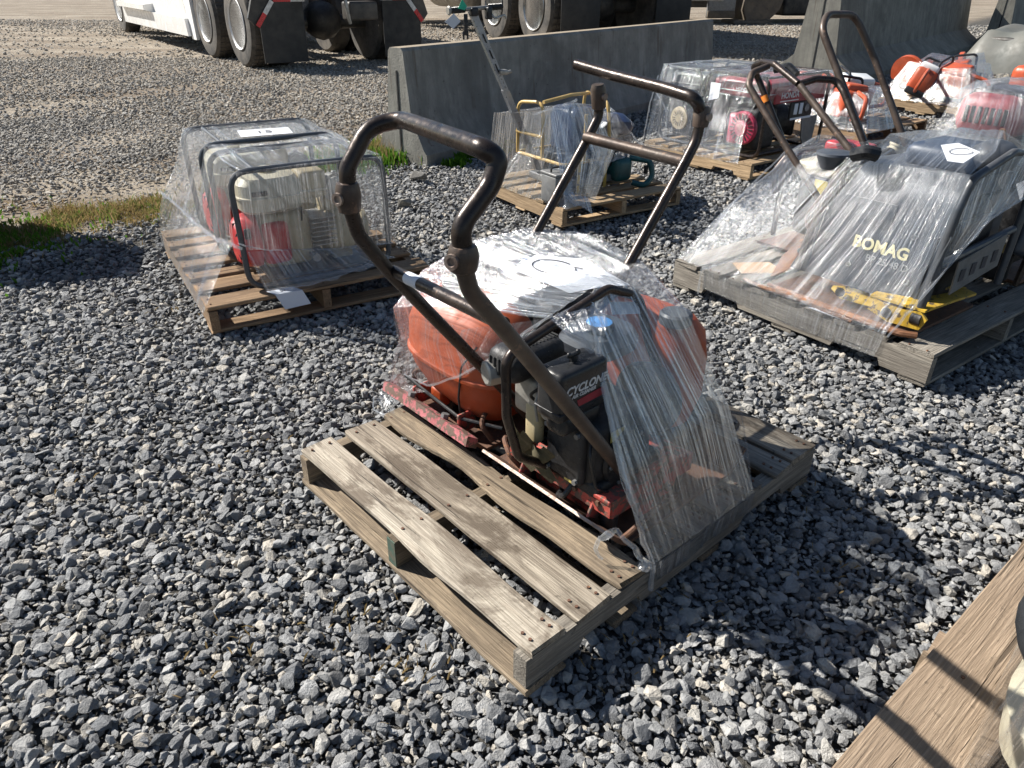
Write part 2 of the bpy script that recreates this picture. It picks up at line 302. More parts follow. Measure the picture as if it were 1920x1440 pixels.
M['grey'] = surf('grey_casting', (0.20, 0.205, 0.21), (0.13, 0.135, 0.14), rough=0.5, metal=0.3, scale=14, bump=0.3, dust=0.3)
M['mast'] = surf('silver_mast_paint', (0.36, 0.37, 0.39), (0.26, 0.27, 0.29), rough=0.35, metal=0.5, scale=14, wearcol=(0.12, 0.10, 0.09), wearamt=0.02)
M['paper'] = surf('white_paper', (0.62, 0.64, 0.68), (0.56, 0.58, 0.63), rough=0.7, scale=3, bump=0.05)
M['ink'] = surf('marker_ink', (0.05, 0.05, 0.06), rough=0.6)
M['white'] = surf('white_truck_paint', (0.80, 0.80, 0.79), (0.77, 0.77, 0.76), rough=0.25, scale=1.2, bump=0.0, dust=0.12, coat=0.3)
M['rim'] = surf('white_rim', (0.80, 0.80, 0.79), (0.74, 0.74, 0.73), rough=0.4, scale=2, dust=0.12, bump=0.02)
M['rim2'] = surf('steel_rim', (0.45, 0.45, 0.44), (0.30, 0.30, 0.29), rough=0.35, metal=0.8, scale=5, dust=0.25)
M['tyre'] = surf('dusty_tyre', (0.030, 0.029, 0.028), (0.055, 0.050, 0.045), rough=0.85, scale=7, bump=0.5, dust=0.55)
M['flap'] = surf('black_rubber_flap', (0.010, 0.011, 0.012), (0.016, 0.017, 0.018), rough=0.6, scale=3, dust=0.12)
M['chassis'] = surf('black_chassis', (0.014, 0.014, 0.015), (0.03, 0.028, 0.026), rough=0.55, scale=6, dust=0.35)
M['refl_red'] = surf('red_reflector', (0.60, 0.02, 0.03), rough=0.3, scale=20)
M['refl_white'] = surf('white_reflector', (0.68, 0.68, 0.66), (0.4, 0.4, 0.4), rough=0.35, scale=25)
M['lens_red'] = surf('tail_lamp_lens', (0.38, 0.015, 0.03), rough=0.15, scale=20, coat=0.5)
M['lens_clear'] = surf('clear_lamp_lens', (0.60, 0.60, 0.62), rough=0.2, scale=20)
M['conc'] = concrete('barrier_concrete', (0.29, 0.282, 0.25), (0.20, 0.193, 0.172))
M['conc2'] = concrete('pale_barrier_concrete', (0.27, 0.262, 0.225), (0.18, 0.172, 0.15))
M['darkline'] = surf('shadow_groove', (0.03, 0.03, 0.03), rough=0.9)
M['tarp'] = surf('grey_tarp', (0.11, 0.115, 0.105), (0.085, 0.09, 0.082), rough=0.6, scale=4, bump=0.2, dust=0.3)
M['mud'] = surf('muddy_steel', (0.15, 0.12, 0.085), (0.09, 0.075, 0.06), rough=0.8, scale=5, bump=0.8, wearcol=(0.05, 0.04, 0.035), wearamt=-0.1)
M['letter_y'] = surf('yellow_stencil', (0.72, 0.66, 0.40), (0.62, 0.55, 0.3), rough=0.6)
M['letter_w'] = surf('white_print', (0.72, 0.72, 0.72), rough=0.5)
M['letter_g'] = surf('grey_outline_print', (0.30, 0.31, 0.32), rough=0.5)
M['label_red'] = surf('red_label', (0.30, 0.012, 0.03), rough=0.5)
M['label_yellow'] = surf('yellow_label', (0.62, 0.50, 0.12), (0.4, 0.3, 0.1), rough=0.5)
M['orange_tape'] = surf('orange_tape', (0.75, 0.22, 0.02), rough=0.6)
M['green_tape'] = surf('green_tape', (0.02, 0.50, 0.28), rough=0.5)
M['cloth'] = surf('oily_rag', (0.10, 0.085, 0.045), (0.05, 0.04, 0.02), rough=0.9, scale=20, bump=0.6)
M['beige'] = surf('beige_disc', (0.62, 0.50, 0.33), (0.5, 0.4, 0.25), rough=0.5)
M['cardboard'] = surf('cardboard', (0.50, 0.33, 0.19), (0.42, 0.28, 0.16), rough=0.8, scale=4)
M['film'] = film('stretch_film', haze=0.13, gloss=0.15, glint=0.17)
M['film_haze'] = film('stretch_film_layered', haze=0.20, gloss=0.30, glint=0.40)
M['film_thin'] = film('stretch_film_thin', haze=0.085, gloss=0.16, glint=0.35)
M['film_shine'] = film('stretch_film_sunlit_pleats', haze=0.16, gloss=0.26, glint=0.30)
M['film_rope'] = film('gathered_film', haze=0.42, gloss=0.5, scale=1.6)
M['grass'] = leaf_mat('short_grass', (0.105, 0.17, 0.03), (0.26, 0.185, 0.085))
M['drygrass'] = leaf_mat('dry_grass', (0.34, 0.24, 0.12), (0.22, 0.16, 0.07))
M['greengrass'] = leaf_mat('green_leaves', (0.11, 0.24, 0.025), (0.07, 0.15, 0.02))
M['vinyl_film'] = film('clear_bag', haze=0.07, gloss=0.25, scale=0.4, glint=0.5)
# ---------------------------------------------------------------- mesh builder
def V(*a): return Vector(a)
class MB:
    def __init__(s): s.v = []; s.f = []; s.uv = None
    def add(s, vs_, fs):
        o = len(s.v); s.v += [Vector(v) for v in vs_]; s.f += [tuple(i + o for i in f) for f in fs]; return s
    def box(s, c, d, rot=None, bev=0.0):
        if bev > 0: return s.rbox(c, d, bev, rot, 1)
        x, y, z = d[0] / 2, d[1] / 2, d[2] / 2
        vs_ = [V(a, b, e) for a in (-x, x) for b in (-y, y) for e in (-z, z)]
        R = rot.to_matrix() if isinstance(rot, Euler) else rot
        if R: vs_ = [R @ v for v in vs_]
        c = V(*c)
        return s.add([v + c for v in vs_], [(0, 1, 3, 2), (4, 6, 7, 5), (0, 4, 5, 1), (2, 3, 7, 6), (0, 2, 6, 4), (1, 5, 7, 3)])
    def rbox(s, c, d, r, rot=None, seg=3, taper=None):
        bm = bmesh.new(); bmesh.ops.create_cube(bm, size=1.0)
        for v in bm.verts:
            k = 1.0
            if taper and v.co.z > 0: k = taper
            v.co = V(v.co.x * d[0] * k, v.co.y * d[1] * k, v.co.z * d[2])
        bmesh.ops.bevel(bm, geom=list(bm.edges), offset=min(r, min(d) * 0.49), segments=seg, profile=0.5, affect='EDGES')
        R = rot.to_matrix() if isinstance(rot, Euler) else rot
        vs_ = [(R @ v.co if R else v.co) + V(*c) for v in bm.verts]
        bm.verts.index_update(); fs = [[v.index for v in f.verts] for f in bm.faces]; bm.free()
        return s.add(vs_, fs)
    def tube(s, path, r, seg=10, fil=0.0, closed=False, fseg=5, caps=True):
        P = [V(*p) for p in path]; n = len(P)
        if fil > 0:
            Q = []
            for i in range(n):
                if not closed and i in (0, n - 1): Q.append(P[i]); continue
                a, b, c = P[i - 1], P[i], P[(i + 1) % n]
                u = a - b; w = c - b
                ang = u.angle(w, PI)
                if ang > PI - 0.05: Q.append(b); continue
                t = min(fil / math.tan(ang / 2), u.length * 0.48, w.length * 0.48)
                p0 = b + u.normalized() * t; p1 = b + w.normalized() * t
                for k in range(fseg + 1):
                    q = k / fseg; Q.append(p0 * (1 - q) ** 2 + b * 2 * q * (1 - q) + p1 * q * q)
            P = Q; n = len(P)
        rr = r if isinstance(r, (list, tuple)) else None
        T = []
        for i in range(n):
            a = P[i - 1] if (i > 0 or closed) else P[i]; b = P[(i + 1) % n] if (i < n - 1 or closed) else P[i]
            d = (b - a); T.append(d.normalized() if d.length > 1e-9 else V(0, 0, 1))
        ref = V(0, 0, 1) if abs(T[0].z) < 0.9 else V(1, 0, 0)
        nrm = T[0].cross(ref).normalized(); o = len(s.v)
        for i in range(n):
            if i: 
                q = T[i - 1].rotation_difference(T[i]); nrm = (q @ nrm); nrm = (nrm - T[i] * nrm.dot(T[i])).normalized()
            bi = T[i].cross(nrm)
            ri = rr[min(i * len(rr) // n, len(rr) - 1)] if rr else r
            for k in range(seg):
                a = 2 * PI * k / seg; s.v.append(P[i] + (nrm * math.cos(a) + bi * math.sin(a)) * ri)
        m = n if closed else n - 1
        for i in range(m):
            j = (i + 1) % n
            for k in range(seg):
                k2 = (k + 1) % seg
                s.f.append((o + i * seg + k, o + i * seg + k2, o + j * seg + k2, o + j * seg + k))
        if not closed and caps:
            s.f.append(tuple(o + k for k in range(seg))[::-1]); s.f.append(tuple(o + (n - 1) * seg + k for k in range(seg)))
        return s
    def cyl(s, a, b, r, r2=None, seg=20):
        a = V(*a); b = V(*b); t = (b - a).normalized(); ref = V(0, 0, 1) if abs(t.z) < 0.9 else V(1, 0, 0)
        n = t.cross(ref).normalized(); bi = t.cross(n); r2 = r if r2 is None else r2; o = len(s.v)
        for P, q in ((a, r), (b, r2)):
            for k in range(seg):
                an = 2 * PI * k / seg; s.v.append(P + (n * math.cos(an) + bi * math.sin(an)) * q)
        for k in range(seg):
            k2 = (k + 1) % seg; s.f.append((o + k, o + k2, o + seg + k2, o + seg + k))
        s.f.append(tuple(o + k for k in range(seg))[::-1]); s.f.append(tuple(o + seg + k for k in range(seg))); return s
    def lathe(s, c, axis, prof, seg=28):
        """prof: (distance along axis, radius) list"""
        c = V(*c); t = V(*axis).normalized(); ref = V(0, 0, 1) if abs(t.z) < 0.9 else V(1, 0, 0)
        n = t.cross(ref).normalized(); bi = t.cross(n); o = len(s.v)
        for (h, r) in prof:
            for k in range(seg):
                a = 2 * PI * k / seg; s.v.append(c + t * h + (n * math.cos(a) + bi * math.sin(a)) * max(r, 1e-4))
        for i in range(len(prof) - 1):
            for k in range(seg):
                k2 = (k + 1) % seg; s.f.append((o + i * seg + k, o + i * seg + k2, o + (i + 1) * seg + k2, o + (i + 1) * seg + k))
        s.f.append(tuple(o + k for k in range(seg))[::-1]); s.f.append(tuple(o + (len(prof) - 1) * seg + k for k in range(seg))); return s
    def prism(s, pts, vec):
        """polygon (3-D points) extruded by vec"""
        P = [V(*p) for p in pts]; v = V(*vec); n = len(P); o = len(s.v)
        s.v += P + [p + v for p in P]
        s.f.append(tuple(o + i for i in range(n))[::-1]); s.f.append(tuple(o + n + i for i in range(n)))
        for i in range(n):
            j = (i + 1) % n; s.f.append((o + i, o + j, o + n + j, o + n + i))
        return s
    def ball(s, c, d, seg=14, jit=0.0):
        bm = bmesh.new(); bmesh.ops.create_icosphere(bm, subdivisions=2, radius=0.5)
        vs_ = []
        for v in bm.verts:
            k = 1 + (mnoise.noise(v.co * 3 + V(*c)) * jit if jit else 0); vs_.append(V(v.co.x * d[0], v.co.y * d[1], v.co.z * d[2]) * k + V(*c))
        bm.verts.index_update(); fs = [[v.index for v in f.verts] for f in bm.faces]; bm.free(); return s.add(vs_, fs)
    def sheet(s, fn, nu, nv):
        o = len(s.v)
        for i in range(nu + 1):
            for j in range(nv + 1): s.v.append(V(*fn(i / nu, j / nv)))
        for i in range(nu):
            for j in range(nv):
                a = o + i * (nv + 1) + j; s.f.append((a, a + nv + 1, a + nv + 2, a + 1))
        return s
    def xf(s, mat4):
        s.v = [mat4 @ v for v in s.v]; return s
    def jitter(s, a, sc=6):
        s.v = [v + mnoise.noise_vector(v * sc) * a for v in s.v]; return s

def sharp(me, ang=0.6):
    bm = bmesh.new(); bm.from_mesh(me)
    bmesh.ops.recalc_face_normals(bm, faces=bm.faces)
    for f in bm.faces: f.smooth = True
    for e in bm.edges:
        if len(e.link_faces) == 2: e.smooth = e.calc_face_angle(0) < ang
    bm.to_mesh(me); bm.free()

def mesh_of(name, mb, mat, org=None, smooth=True):
    org = V(*org) if org is not None else V(0, 0, 0)
    me = bpy.data.meshes.new(name)
    me.from_pydata([(v - org)[:] for v in mb.v], [], [tuple(f) for f in mb.f])
    me.materials.append(mat); me.validate()
    if smooth: sharp(me)
    return me

class Thing:
    def __init__(s, name, label, cat, fr, base=(0, 0, 0), group=None):
        s.fr = fr; s.base = V(*base)
        o = bpy.data.objects.new(name, None); COL.objects.link(o); s.o = o
        o.location = fr.w(s.base); o.rotation_euler = (0, 0, fr.th); o.empty_display_size = 0.1
        o['label'] = label; o['category'] = cat
        if group: o['group'] = group
    def part(s, name, mb, mat, parent=None, label=None, kind=None, smooth=True):
        me = mesh_of(name, mb, M[mat] if isinstance(mat, str) else mat, s.base, smooth)
        o = bpy.data.objects.new(name, me); COL.objects.link(o); o.parent = parent or s.o
        if label: o['label'] = label
        if kind: o['kind'] = kind
        return o
    def put(s, name, me, loc, rot=(0, 0, 0), parent=None, label=None):
        """shared mesh placed at loc (frame coordinates)"""
        o = bpy.data.objects.new(name, me); COL.objects.link(o); o.parent = parent or s.o
        o.location = V(*loc) - s.base; o.rotation_euler = rot
        if label: o['label'] = label
        return o
    def text(s, body, size, loc, xdir, ydir, mat, parent=None, ext=0.0006, name='lettering', bold=0.0, shear=0.0, label=None, spacing=1.0):
        cu = bpy.data.curves.new('txt', 'FONT'); cu.body = body; cu.size = size; cu.extrude = ext; cu.align_x = 'CENTER'; cu.align_y = 'CENTER'
        cu.offset = bold; cu.shear = shear; cu.resolution_u = 3; cu.space_character = spacing
        to = bpy.data.objects.new('txt', cu); me = bpy.data.meshes.new_from_object(to); bpy.data.objects.remove(to); bpy.data.curves.remove(cu)
        me.materials.clear(); me.materials.append(M[mat])
        x = V(*xdir).normalized(); y = V(*ydir); y = (y - x * y.dot(x)).normalized(); z = x.cross(y)
        R = Matrix((x, y, z)).transposed().to_4x4(); R.translation = V(*loc) - s.base
        me.transform(R)
        o = bpy.data.objects.new(name, me); COL.objects.link(o); o.parent = parent or s.o
        if label: o['label'] = label
        return o
def single(name, label, cat, fr, mb, mat, base, group=None, kind=None, smooth=True):
    me = mesh_of(name, mb, M[mat] if isinstance(mat, str) else mat, base, smooth)
    o = bpy.data.objects.new(name, me); COL.objects.link(o); o.location = fr.w(V(*base)); o.rotation_euler = (0, 0, fr.th)
    if label: o['label'] = label
    if cat: o['category'] = cat
    if group: o['group'] = group
    if kind: o['kind'] = kind
    return o

# ---------------------------------------------------------------- ground, crushed stone
BN = V(-.794, .607, 0)                                   # away-left from the barrier line
def lane_s(x, y): return (x + .97) * -.794 + (y - 6.5) * .607
def axis_pts(lo, hi, near_lo, near_hi, fine, grow=1.35):
    a = list(np.arange(near_lo, near_hi, fine)); d = fine; x = a[-1]
    while x < hi: d *= grow; x += d; a.append(min(x, hi + 1))
    d = fine; x = a[0]; b = []
    while x > lo: d *= grow; x -= d; b.append(x)
    return np.array(b[::-1] + a)
xs = axis_pts(-320, 320, -6, 6, 0.12); ys = axis_pts(-60, 520, 0.2, 11, 0.12)
gb = MB()
for x in xs:
    for y in ys:
        k = max(0.0, 1 - math.hypot(x, y - 4) / 60)
        z = -0.034 + mnoise.noise(V(x * .9, y * .9, 0)) * 0.012 * k + mnoise.noise(V(x * 5, y * 5, 3)) * 0.004 * k
        s = lane_s(x, y)
        if s > 1.0 and k > 0: z += 0.022 * min(1, (s - 1.0) / 0.5) + 0.012 * mnoise.noise(V(s * 1.1, x * 0.1, 5)) * k
        gb.v.append(V(x, y, z))
ny = len(ys)
for i in range(len(xs) - 1):
    for j in range(ny - 1): gb.f.append((i * ny + j, (i + 1) * ny + j, (i + 1) * ny + j + 1, i * ny + j + 1))
single('ground', None, None, FW, gb, 'ground', (0, 0, 0), kind='structure', smooth=False)

def rock_mesh(seed, flat):
    r = random.Random(seed); bm = bmesh.new()
    n = r.randint(11, 17); sx, sy, sz = 1.0, r.uniform(.52, .92), r.uniform(.36, .68) * flat
    for i in range(n):
        t = r.uniform(0, 2 * PI); u = r.uniform(-1, 1); q = math.sqrt(1 - u * u); k = r.uniform(.82, 1.0)
        bm.verts.new((q * math.cos(t) * sx * k * .5, q * math.sin(t) * sy * k * .5, u * sz * k * .5))
    g = bmesh.ops.convex_hull(bm, input=bm.verts)
    dead = [e for e in g['geom_interior'] if isinstance(e, bmesh.types.BMVert)] + [e for e in g['geom_unused'] if isinstance(e, bmesh.types.BMVert)]
    bmesh.ops.delete(bm, geom=list(set(dead)), context='VERTS')
    bmesh.ops.dissolve_limit(bm, angle_limit=0.38, verts=bm.verts, edges=bm.edges)
    bmesh.ops.bevel(bm, geom=list(bm.edges), offset=0.016, segments=1, profile=0.5, affect='EDGES')
    bmesh.ops.triangulate(bm, faces=[f for f in bm.faces if len(f.verts) > 4])
    for v in bm.verts: v.co += mnoise.noise_vector(v.co * 5 + V(seed, 0, 0)) * 0.018
    me = bpy.data.meshes.new('stone_shape'); bm.to_mesh(me); bm.free()
    for p in me.polygons: p.use_smooth = False
    me.materials.append(M['rock']); return me
rock_col = bpy.data.collections.new('stone_shapes')
NROCK = 26
for i in range(NROCK):
    rock_col.objects.link(bpy.data.objects.new('stone_shape_%02d' % i, rock_mesh(100 + i, 1.0 if i % 3 else 0.7)))

def jgrid(x0, x1, y0, y1, step):
    nx, ny_ = int((x1 - x0) / step), int((y1 - y0) / step)
    X, Y = np.meshgrid(np.arange(nx), np.arange(ny_), indexing='ij')
    X = x0 + (X + nrs.uniform(-.15, 1.15, X.shape)) * step; Y = y0 + (Y + nrs.uniform(-.15, 1.15, Y.shape)) * step
    return X.ravel(), Y.ravel()
def inview(X, Y, margin):
    dx, dy = X, Y
    f = np.array(_f); r = np.array(_r); u = np.array(_u)
    z = X * f[0] + Y * f[1] - CAM_H * f[2]; a = (X * r[0] + Y * r[1] - CAM_H * r[2]); b = (X * u[0] + Y * u[1] - CAM_H * u[2])
    z = np.maximum(z, 0.01)
    px = FPX * a / z; py = -FPX * b / z
    m = margin * FPX / z
    return (np.abs(px) < 960 + m) & (py < 720 + m) & (Y > 0.2)
def vnoise(X, Y, sc, seed=0):
    """value noise, vectorised"""
    x = X * sc + seed * 17.3; y = Y * sc + seed * 5.1; xi = np.floor(x).astype(int); yi = np.floor(y).astype(int); fx = x - xi; fy = y - yi
    def h(a, b):
        n = (a * 374761393 + b * 668265263 + seed * 974711) & 0x7fffffff; n = ((n ^ (n >> 13)) * 1274126177) & 0x7fffffff; return ((n ^ (n >> 16)) & 0xffff) / 65535.0
    fx = fx * fx * (3 - 2 * fx); fy = fy * fy * (3 - 2 * fy)
    return (h(xi, yi) * (1 - fx) + h(xi + 1, yi) * fx) * (1 - fy) + (h(xi, yi + 1) * (1 - fx) + h(xi + 1, yi + 1) * fx) * fy
PTS = []
def layer(rng_, step, smin, smax, z0, zr, margin, prob=1.0, tilt=0.40, lightbias=0.0):
    y0, y1 = rng_; w = 0.80 * y1 + 1.6
    X, Y = jgrid(-w, w, y0, y1, step); k = inview(X, Y, margin); X, Y = X[k], Y[k]
    s = (X + .97) * -.794 + (Y - 6.5) * .607; t = (X + .97) * .607 + (Y - 6.5) * .794
    n = 0.6 * vnoise(s, t * .25, .9, 1) + 0.4 * vnoise(X, Y, 2.3, 2)
    P = np.full(X.shape, prob)
    lane = s > 0.75
    dirt = (0.30 + 0.9 * n)                                   # patchy cover on the driven lane
    dirt = np.where((s > 1.0) & (s < 1.75), 0.22 + 0.3 * n, dirt)
    dirt = np.where((s > 5.3) & (s < 5.95), 0.25 + 0.3 * n, dirt)
    dirt = np.where(s > 11.0, 0.55 * n, dirt)
    dirt = np.where(t > 5.5, np.maximum(dirt, 0.85), dirt)
    P = np.where(lane, P * np.clip(dirt, 0, 1), P)
    strip = (s > -0.45) & (s <= 1.0) & (t < 0.3)
    P = np.where(strip, P * np.where(s > 0.15, 0.06, 0.6), P)
    keep = nrs.uniform(0, 1, X.shape) < P; X, Y, s, t = X[keep], Y[keep], s[keep], t[keep]; lane = s > 0.75
    m = len(X); sz = smin + (smax - smin) * nrs.beta(1.6, 3.4, m)
    Z = z0 + nrs.uniform(-zr, zr, m) + np.where(lane, 0.010, 0)
    R = np.stack([nrs.normal(0, tilt, m), nrs.normal(0, tilt, m), nrs.uniform(0, 2 * PI, m)], 1)
    tint = np.clip(nrs.beta(1.5, 1.6, m) * 0.82, 0, 0.82); li = nrs.uniform(0, 1, m); pl = 0.135 + 0.09 * (vnoise(X, Y, 1.6, 5) - .5)
    tint = np.where(li < pl + lightbias + np.where(lane, .12, 0) + np.clip((Y - 6) * .012, 0, .15), nrs.uniform(.80, 1.0, m), tint)
    shade = np.clip(np.where(lane, 0.42, 0.0) + np.clip((Y - 5) * .02, 0, .22) + nrs.normal(0.02, .06, m), 0, .6)
    # wet dark patch beside the grass strip
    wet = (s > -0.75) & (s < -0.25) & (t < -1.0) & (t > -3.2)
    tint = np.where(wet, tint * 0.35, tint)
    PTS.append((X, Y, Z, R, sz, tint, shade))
# near
layer((0.3, 4.2), 0.0140, .012, .028, -.022, .006, .45, prob=.97)
layer((0.3, 4.2), 0.0235, .022, .056, -.016, .007, .45)
layer((0.3, 4.2), 0.042, .034, .082, -.009, .007, .45, prob=.70, tilt=.28)
layer((0.3, 4.2), 0.12, .060, .105, -.010, .005, .45, prob=.22, tilt=.25, lightbias=.12)
# middle
layer((4.2, 8.5), 0.027, .022, .055, -.020, .006, .5)
layer((4.2, 8.5), 0.040, .032, .070, -.011, .007, .5, prob=.8, tilt=.32)
layer((4.2, 8.5), 0.14, .050, .10, -.012, .005, .5, prob=.25, tilt=.25)
# far
layer((8.5, 15), 0.046, .035, .070, -.014, .006, .6)
layer((8.5, 15), 0.09, .050, .09, -.008, .006, .6, prob=.6)
layer((15, 27), 0.105, .06, .11, -.014, .008, .8, prob=.85)
X = np.concatenate([p[0] for p in PTS]); Y = np.concatenate([p[1] for p in PTS]); Z = np.concatenate([p[2] for p in PTS])
Rr = np.concatenate([p[3] for p in PTS]); SZ = np.concatenate([p[4] for p in PTS]); TI = np.concatenate([p[5] for p in PTS]); SH = np.concatenate([p[6] for p in PTS])
NS = len(X); print('stones', NS)
me = bpy.data.meshes.new('gravel'); me.vertices.add(NS)
me.vertices.foreach_set('co', np.stack([X, Y, Z], 1).astype(np.float32).ravel())
def attr(nm, tp, data):
    a = me.attributes.new(nm, tp, 'POINT'); a.data.foreach_set('vector' if tp == 'FLOAT_VECTOR' else 'value', data.ravel())
attr('rot', 'FLOAT_VECTOR', Rr.astype(np.float32)); attr('scl', 'FLOAT', SZ.astype(np.float32)); attr('tint', 'FLOAT', TI.astype(np.float32)); attr('shade', 'FLOAT', SH.astype(np.float32))
attr('pick', 'INT', nrs.randint(0, NROCK, NS).astype(np.int32))
gravel = bpy.data.objects.new('gravel', me); COL.objects.link(gravel); gravel['kind'] = 'stuff'; gravel['label'] = 'loose grey crushed stone with scattered tan pieces covering the yard'
ng = bpy.data.node_groups.new('scatter_stones', 'GeometryNodeTree')
ng.interface.new_socket('Geometry', in_out='INPUT', socket_type='NodeSocketGeometry'); ng.interface.new_socket('Geometry', in_out='OUTPUT', socket_type='NodeSocketGeometry')
gi = ng.nodes.new('NodeGroupInput'); go = ng.nodes.new('NodeGroupOutput')
ip = ng.nodes.new('GeometryNodeInstanceOnPoints'); ci = ng.nodes.new('GeometryNodeCollectionInfo')
ci.inputs['Collection'].default_value = rock_col; ci.inputs['Separate Children'].default_value = True; ci.inputs['Reset Children'].default_value = True
def na(nm, tp):
    n = ng.nodes.new('GeometryNodeInputNamedAttribute'); n.data_type = tp; n.inputs['Name'].default_value = nm; return n.outputs['Attribute']
e2r = ng.nodes.new('FunctionNodeEulerToRotation')
ng.links.new(na('rot', 'FLOAT_VECTOR'), e2r.inputs[0]); ng.links.new(e2r.outputs[0], ip.inputs['Rotation'])
ng.links.new(na('scl', 'FLOAT'), ip.inputs['Scale']); ng.links.new(na('pick', 'INT'), ip.inputs['Instance Index'])
ip.inputs['Pick Instance'].default_value = True
ng.links.new(gi.outputs[0], ip.inputs['Points']); ng.links.new(ci.outputs[0], ip.inputs['Instance']); ng.links.new(ip.outputs[0], go.inputs[0])
md = gravel.modifiers.new('scatter', 'NODES'); md.node_group = ng

# a few bigger loose rocks
def big_rock(px, py, size, seed, label, tint=(0.2, 0.19, 0.175)):
    P = at(px, py); me = rock_mesh(seed, 1.2); me.materials.clear()
    key = 'boulder%d' % seed; M[key] = surf('rock_face', tint, tuple(x * .6 for x in tint), rough=.85, scale=6, bump=1.0)
    me.materials.append(M[key]); me.name = 'rock'
    o = bpy.data.objects.new('rock', me); COL.objects.link(o); o.location = (P.x, P.y, size * .26 - .02); o.scale = (size,) * 3; o.rotation_euler = (.3, .2, seed)
    o['label'] = label; o['category'] = 'rock'
big_rock(783, 338, .20, 901, 'rough grey rock lying among weeds at the foot of the barrier end')
big_rock(757, 385, .14, 902, 'pale angular rock alone on the gravel in front of the barrier end', (.30, .28, .24))
big_rock(165, 488, .07, 903, 'small cream rock beside the shadowed end of the grass strip', (.42, .38, .30))

# ---------------------------------------------------------------- grass strip
def blades(name, label, mat, n, region, hmin, hmax, w, lean=0.5, mode='blade'):
    b = MB(); verts = []; faces = []
    c = 0; tries = 0
    while c < n and tries < n * 12:
        tries += 1
        s, t = region()
        if s is None: continue
        x = -.97 - .794 * s + .607 * t; y = 6.5 + .607 * s + .794 * t
        h = rng.uniform(hmin, hmax); a = rng.uniform(0, 2 * PI); l = rng.uniform(0, lean) * h; la = rng.uniform(0, 2 * PI)
        dx, dy = math.cos(a) * w / 2, math.sin(a) * w / 2; tx, ty = x + math.cos(la) * l, y + math.sin(la) * l; z0 = -.02
        o = len(verts); mx, my = x + math.cos(la) * l * .35, y + math.sin(la) * l * .35
        k = 1.0 if mode == 'blade' else 1.9
        verts += [(x - dx, y - dy, z0), (x + dx, y + dy, z0), (mx - dx * k, my - dy * k, z0 + h * .6), (mx + dx * k, my + dy * k, z0 + h * .6), (tx, ty, z0 + h)]
        faces += [(o, o + 1, o + 3, o + 2), (o + 2, o + 3, o + 4)]; c += 1
    me = bpy.data.meshes.new(name); me.from_pydata(verts, [], faces); me.materials.append(M[mat])
    ob = bpy.data.objects.new(name, me); COL.objects.link(ob); ob['kind'] = 'stuff'; ob['label'] = label
def reg_strip():
    t = rng.uniform(-6.2, 0.2); c = .30 + .05 * math.sin(t * 2.1) + (.20 if t < -2.4 else 0); hw = .34 + (.18 if t < -2.0 else 0) * min(1, (-2.0 - t)) - (.16 if t > -1.2 else 0)
    s = c + rng.gauss(0, .48) * hw
    if mnoise.noise(V(s * 3, t * 3, 1)) + .7 * mnoise.noise(V(s * 11, t * 11, 4)) < -.08 + (rng.random() - .5) * .35: return None, None
    return s, t
def reg_green():
    t = rng.gauss(-3.75, .42); s = .36 + rng.gauss(0, .26)
    if mnoise.noise(V(s * 4, t * 4, 7)) < -.1: return None, None
    return s, t
blades('grass', 'short yellowing grass strip running left from the wrapped pumps', 'grass', 12000, reg_strip, .012, .055, .007, 1.2)
blades('dry_grass', 'dry straw coloured grass in the strip left of the wrapped pumps', 'drygrass', 11000, reg_strip, .012, .06, .005, 1.3)
blades('green_weeds', 'bright green clover at the left end of the grass strip', 'greengrass', 9000, reg_green, .015, .05, .008, .7, 'leaf')
def reg_weed():
    t = rng.gauss(-.05, .42); s = rng.gauss(.30, .17) - .1 * t
    if abs(t) > 1.1 or (s < .2 and t > .1): return None, None
    return s, t
def reg_foot():
    t = rng.uniform(.1, 2.6); s = -.40 + rng.gauss(0, .06)
    if mnoise.noise(V(s * 4, t * 3, 2)) < 0: return None, None
    return s, t
blades('weeds', 'leafy green weeds growing round the end of the concrete barrier', 'greengrass', 5000, reg_weed, .03, .13, .008, .6, 'leaf')
blades('dry_weeds', 'dry brown stalks standing in the weeds by the concrete barrier end', 'drygrass', 1300, reg_weed, .06, .22, .004, .6)
blades('barrier_weeds', 'low green weeds along the shaded foot of the concrete barrier', 'greengrass', 1500, reg_foot, .02, .08, .012, .7, 'leaf')
# ---------------------------------------------------------------- concrete barriers
def barrier(label, P0, P1, H=.84, mat='conc', W=.60, groove=True):
    """jersey profile from P0 (near end centre) to P1; x along the length"""
    d = P1 - P0; th = math.atan2(d.y, d.x); fr = Frame(P0.x, P0.y, th); Ln = d.length
    t = Thing('concrete_barrier', label, 'barrier', fr, (0, 0, 0), 'concrete barriers')
    prof = [(-W / 2, -.03), (-W / 2, .07), (-W / 2 + .03, .10), (-W * .30, .28), (-W * .235, .36), (-W * .14, H - .025), (-W * .10, H)]
    prof = prof + [(-a, z) for a, z in prof[::-1]]
    mb = MB(); n = 30; o = 0
    for i in range(n + 1):
        x = Ln * i / n
        for (a, z) in prof: mb.v.append(V(x, a + .003 * mnoise.noise(V(x * 2, a * 9, z * 5)), z))
    m = len(prof)
    for i in range(n):
        for k in range(m):
            k2 = (k + 1) % m; mb.f.append((i * m + k, i * m + k2, (i + 1) * m + k2, (i + 1) * m + k))
    mb.f.append(tuple(range(m))[::-1]); mb.f.append(tuple(n * m + k for k in range(m)))
    t.part('barrier_body', mb, mat)
    if groove:
        for e in (-.002, Ln + .002):
            g = MB().rbox((e, 0, H * .42), (.008, .022, H * .78), .004, None, 1); t.part('end_slot', g, 'darkline')
    return t
b0, b1 = V(-.97, 6.52, 0), V(2.66, 11.20, 0)
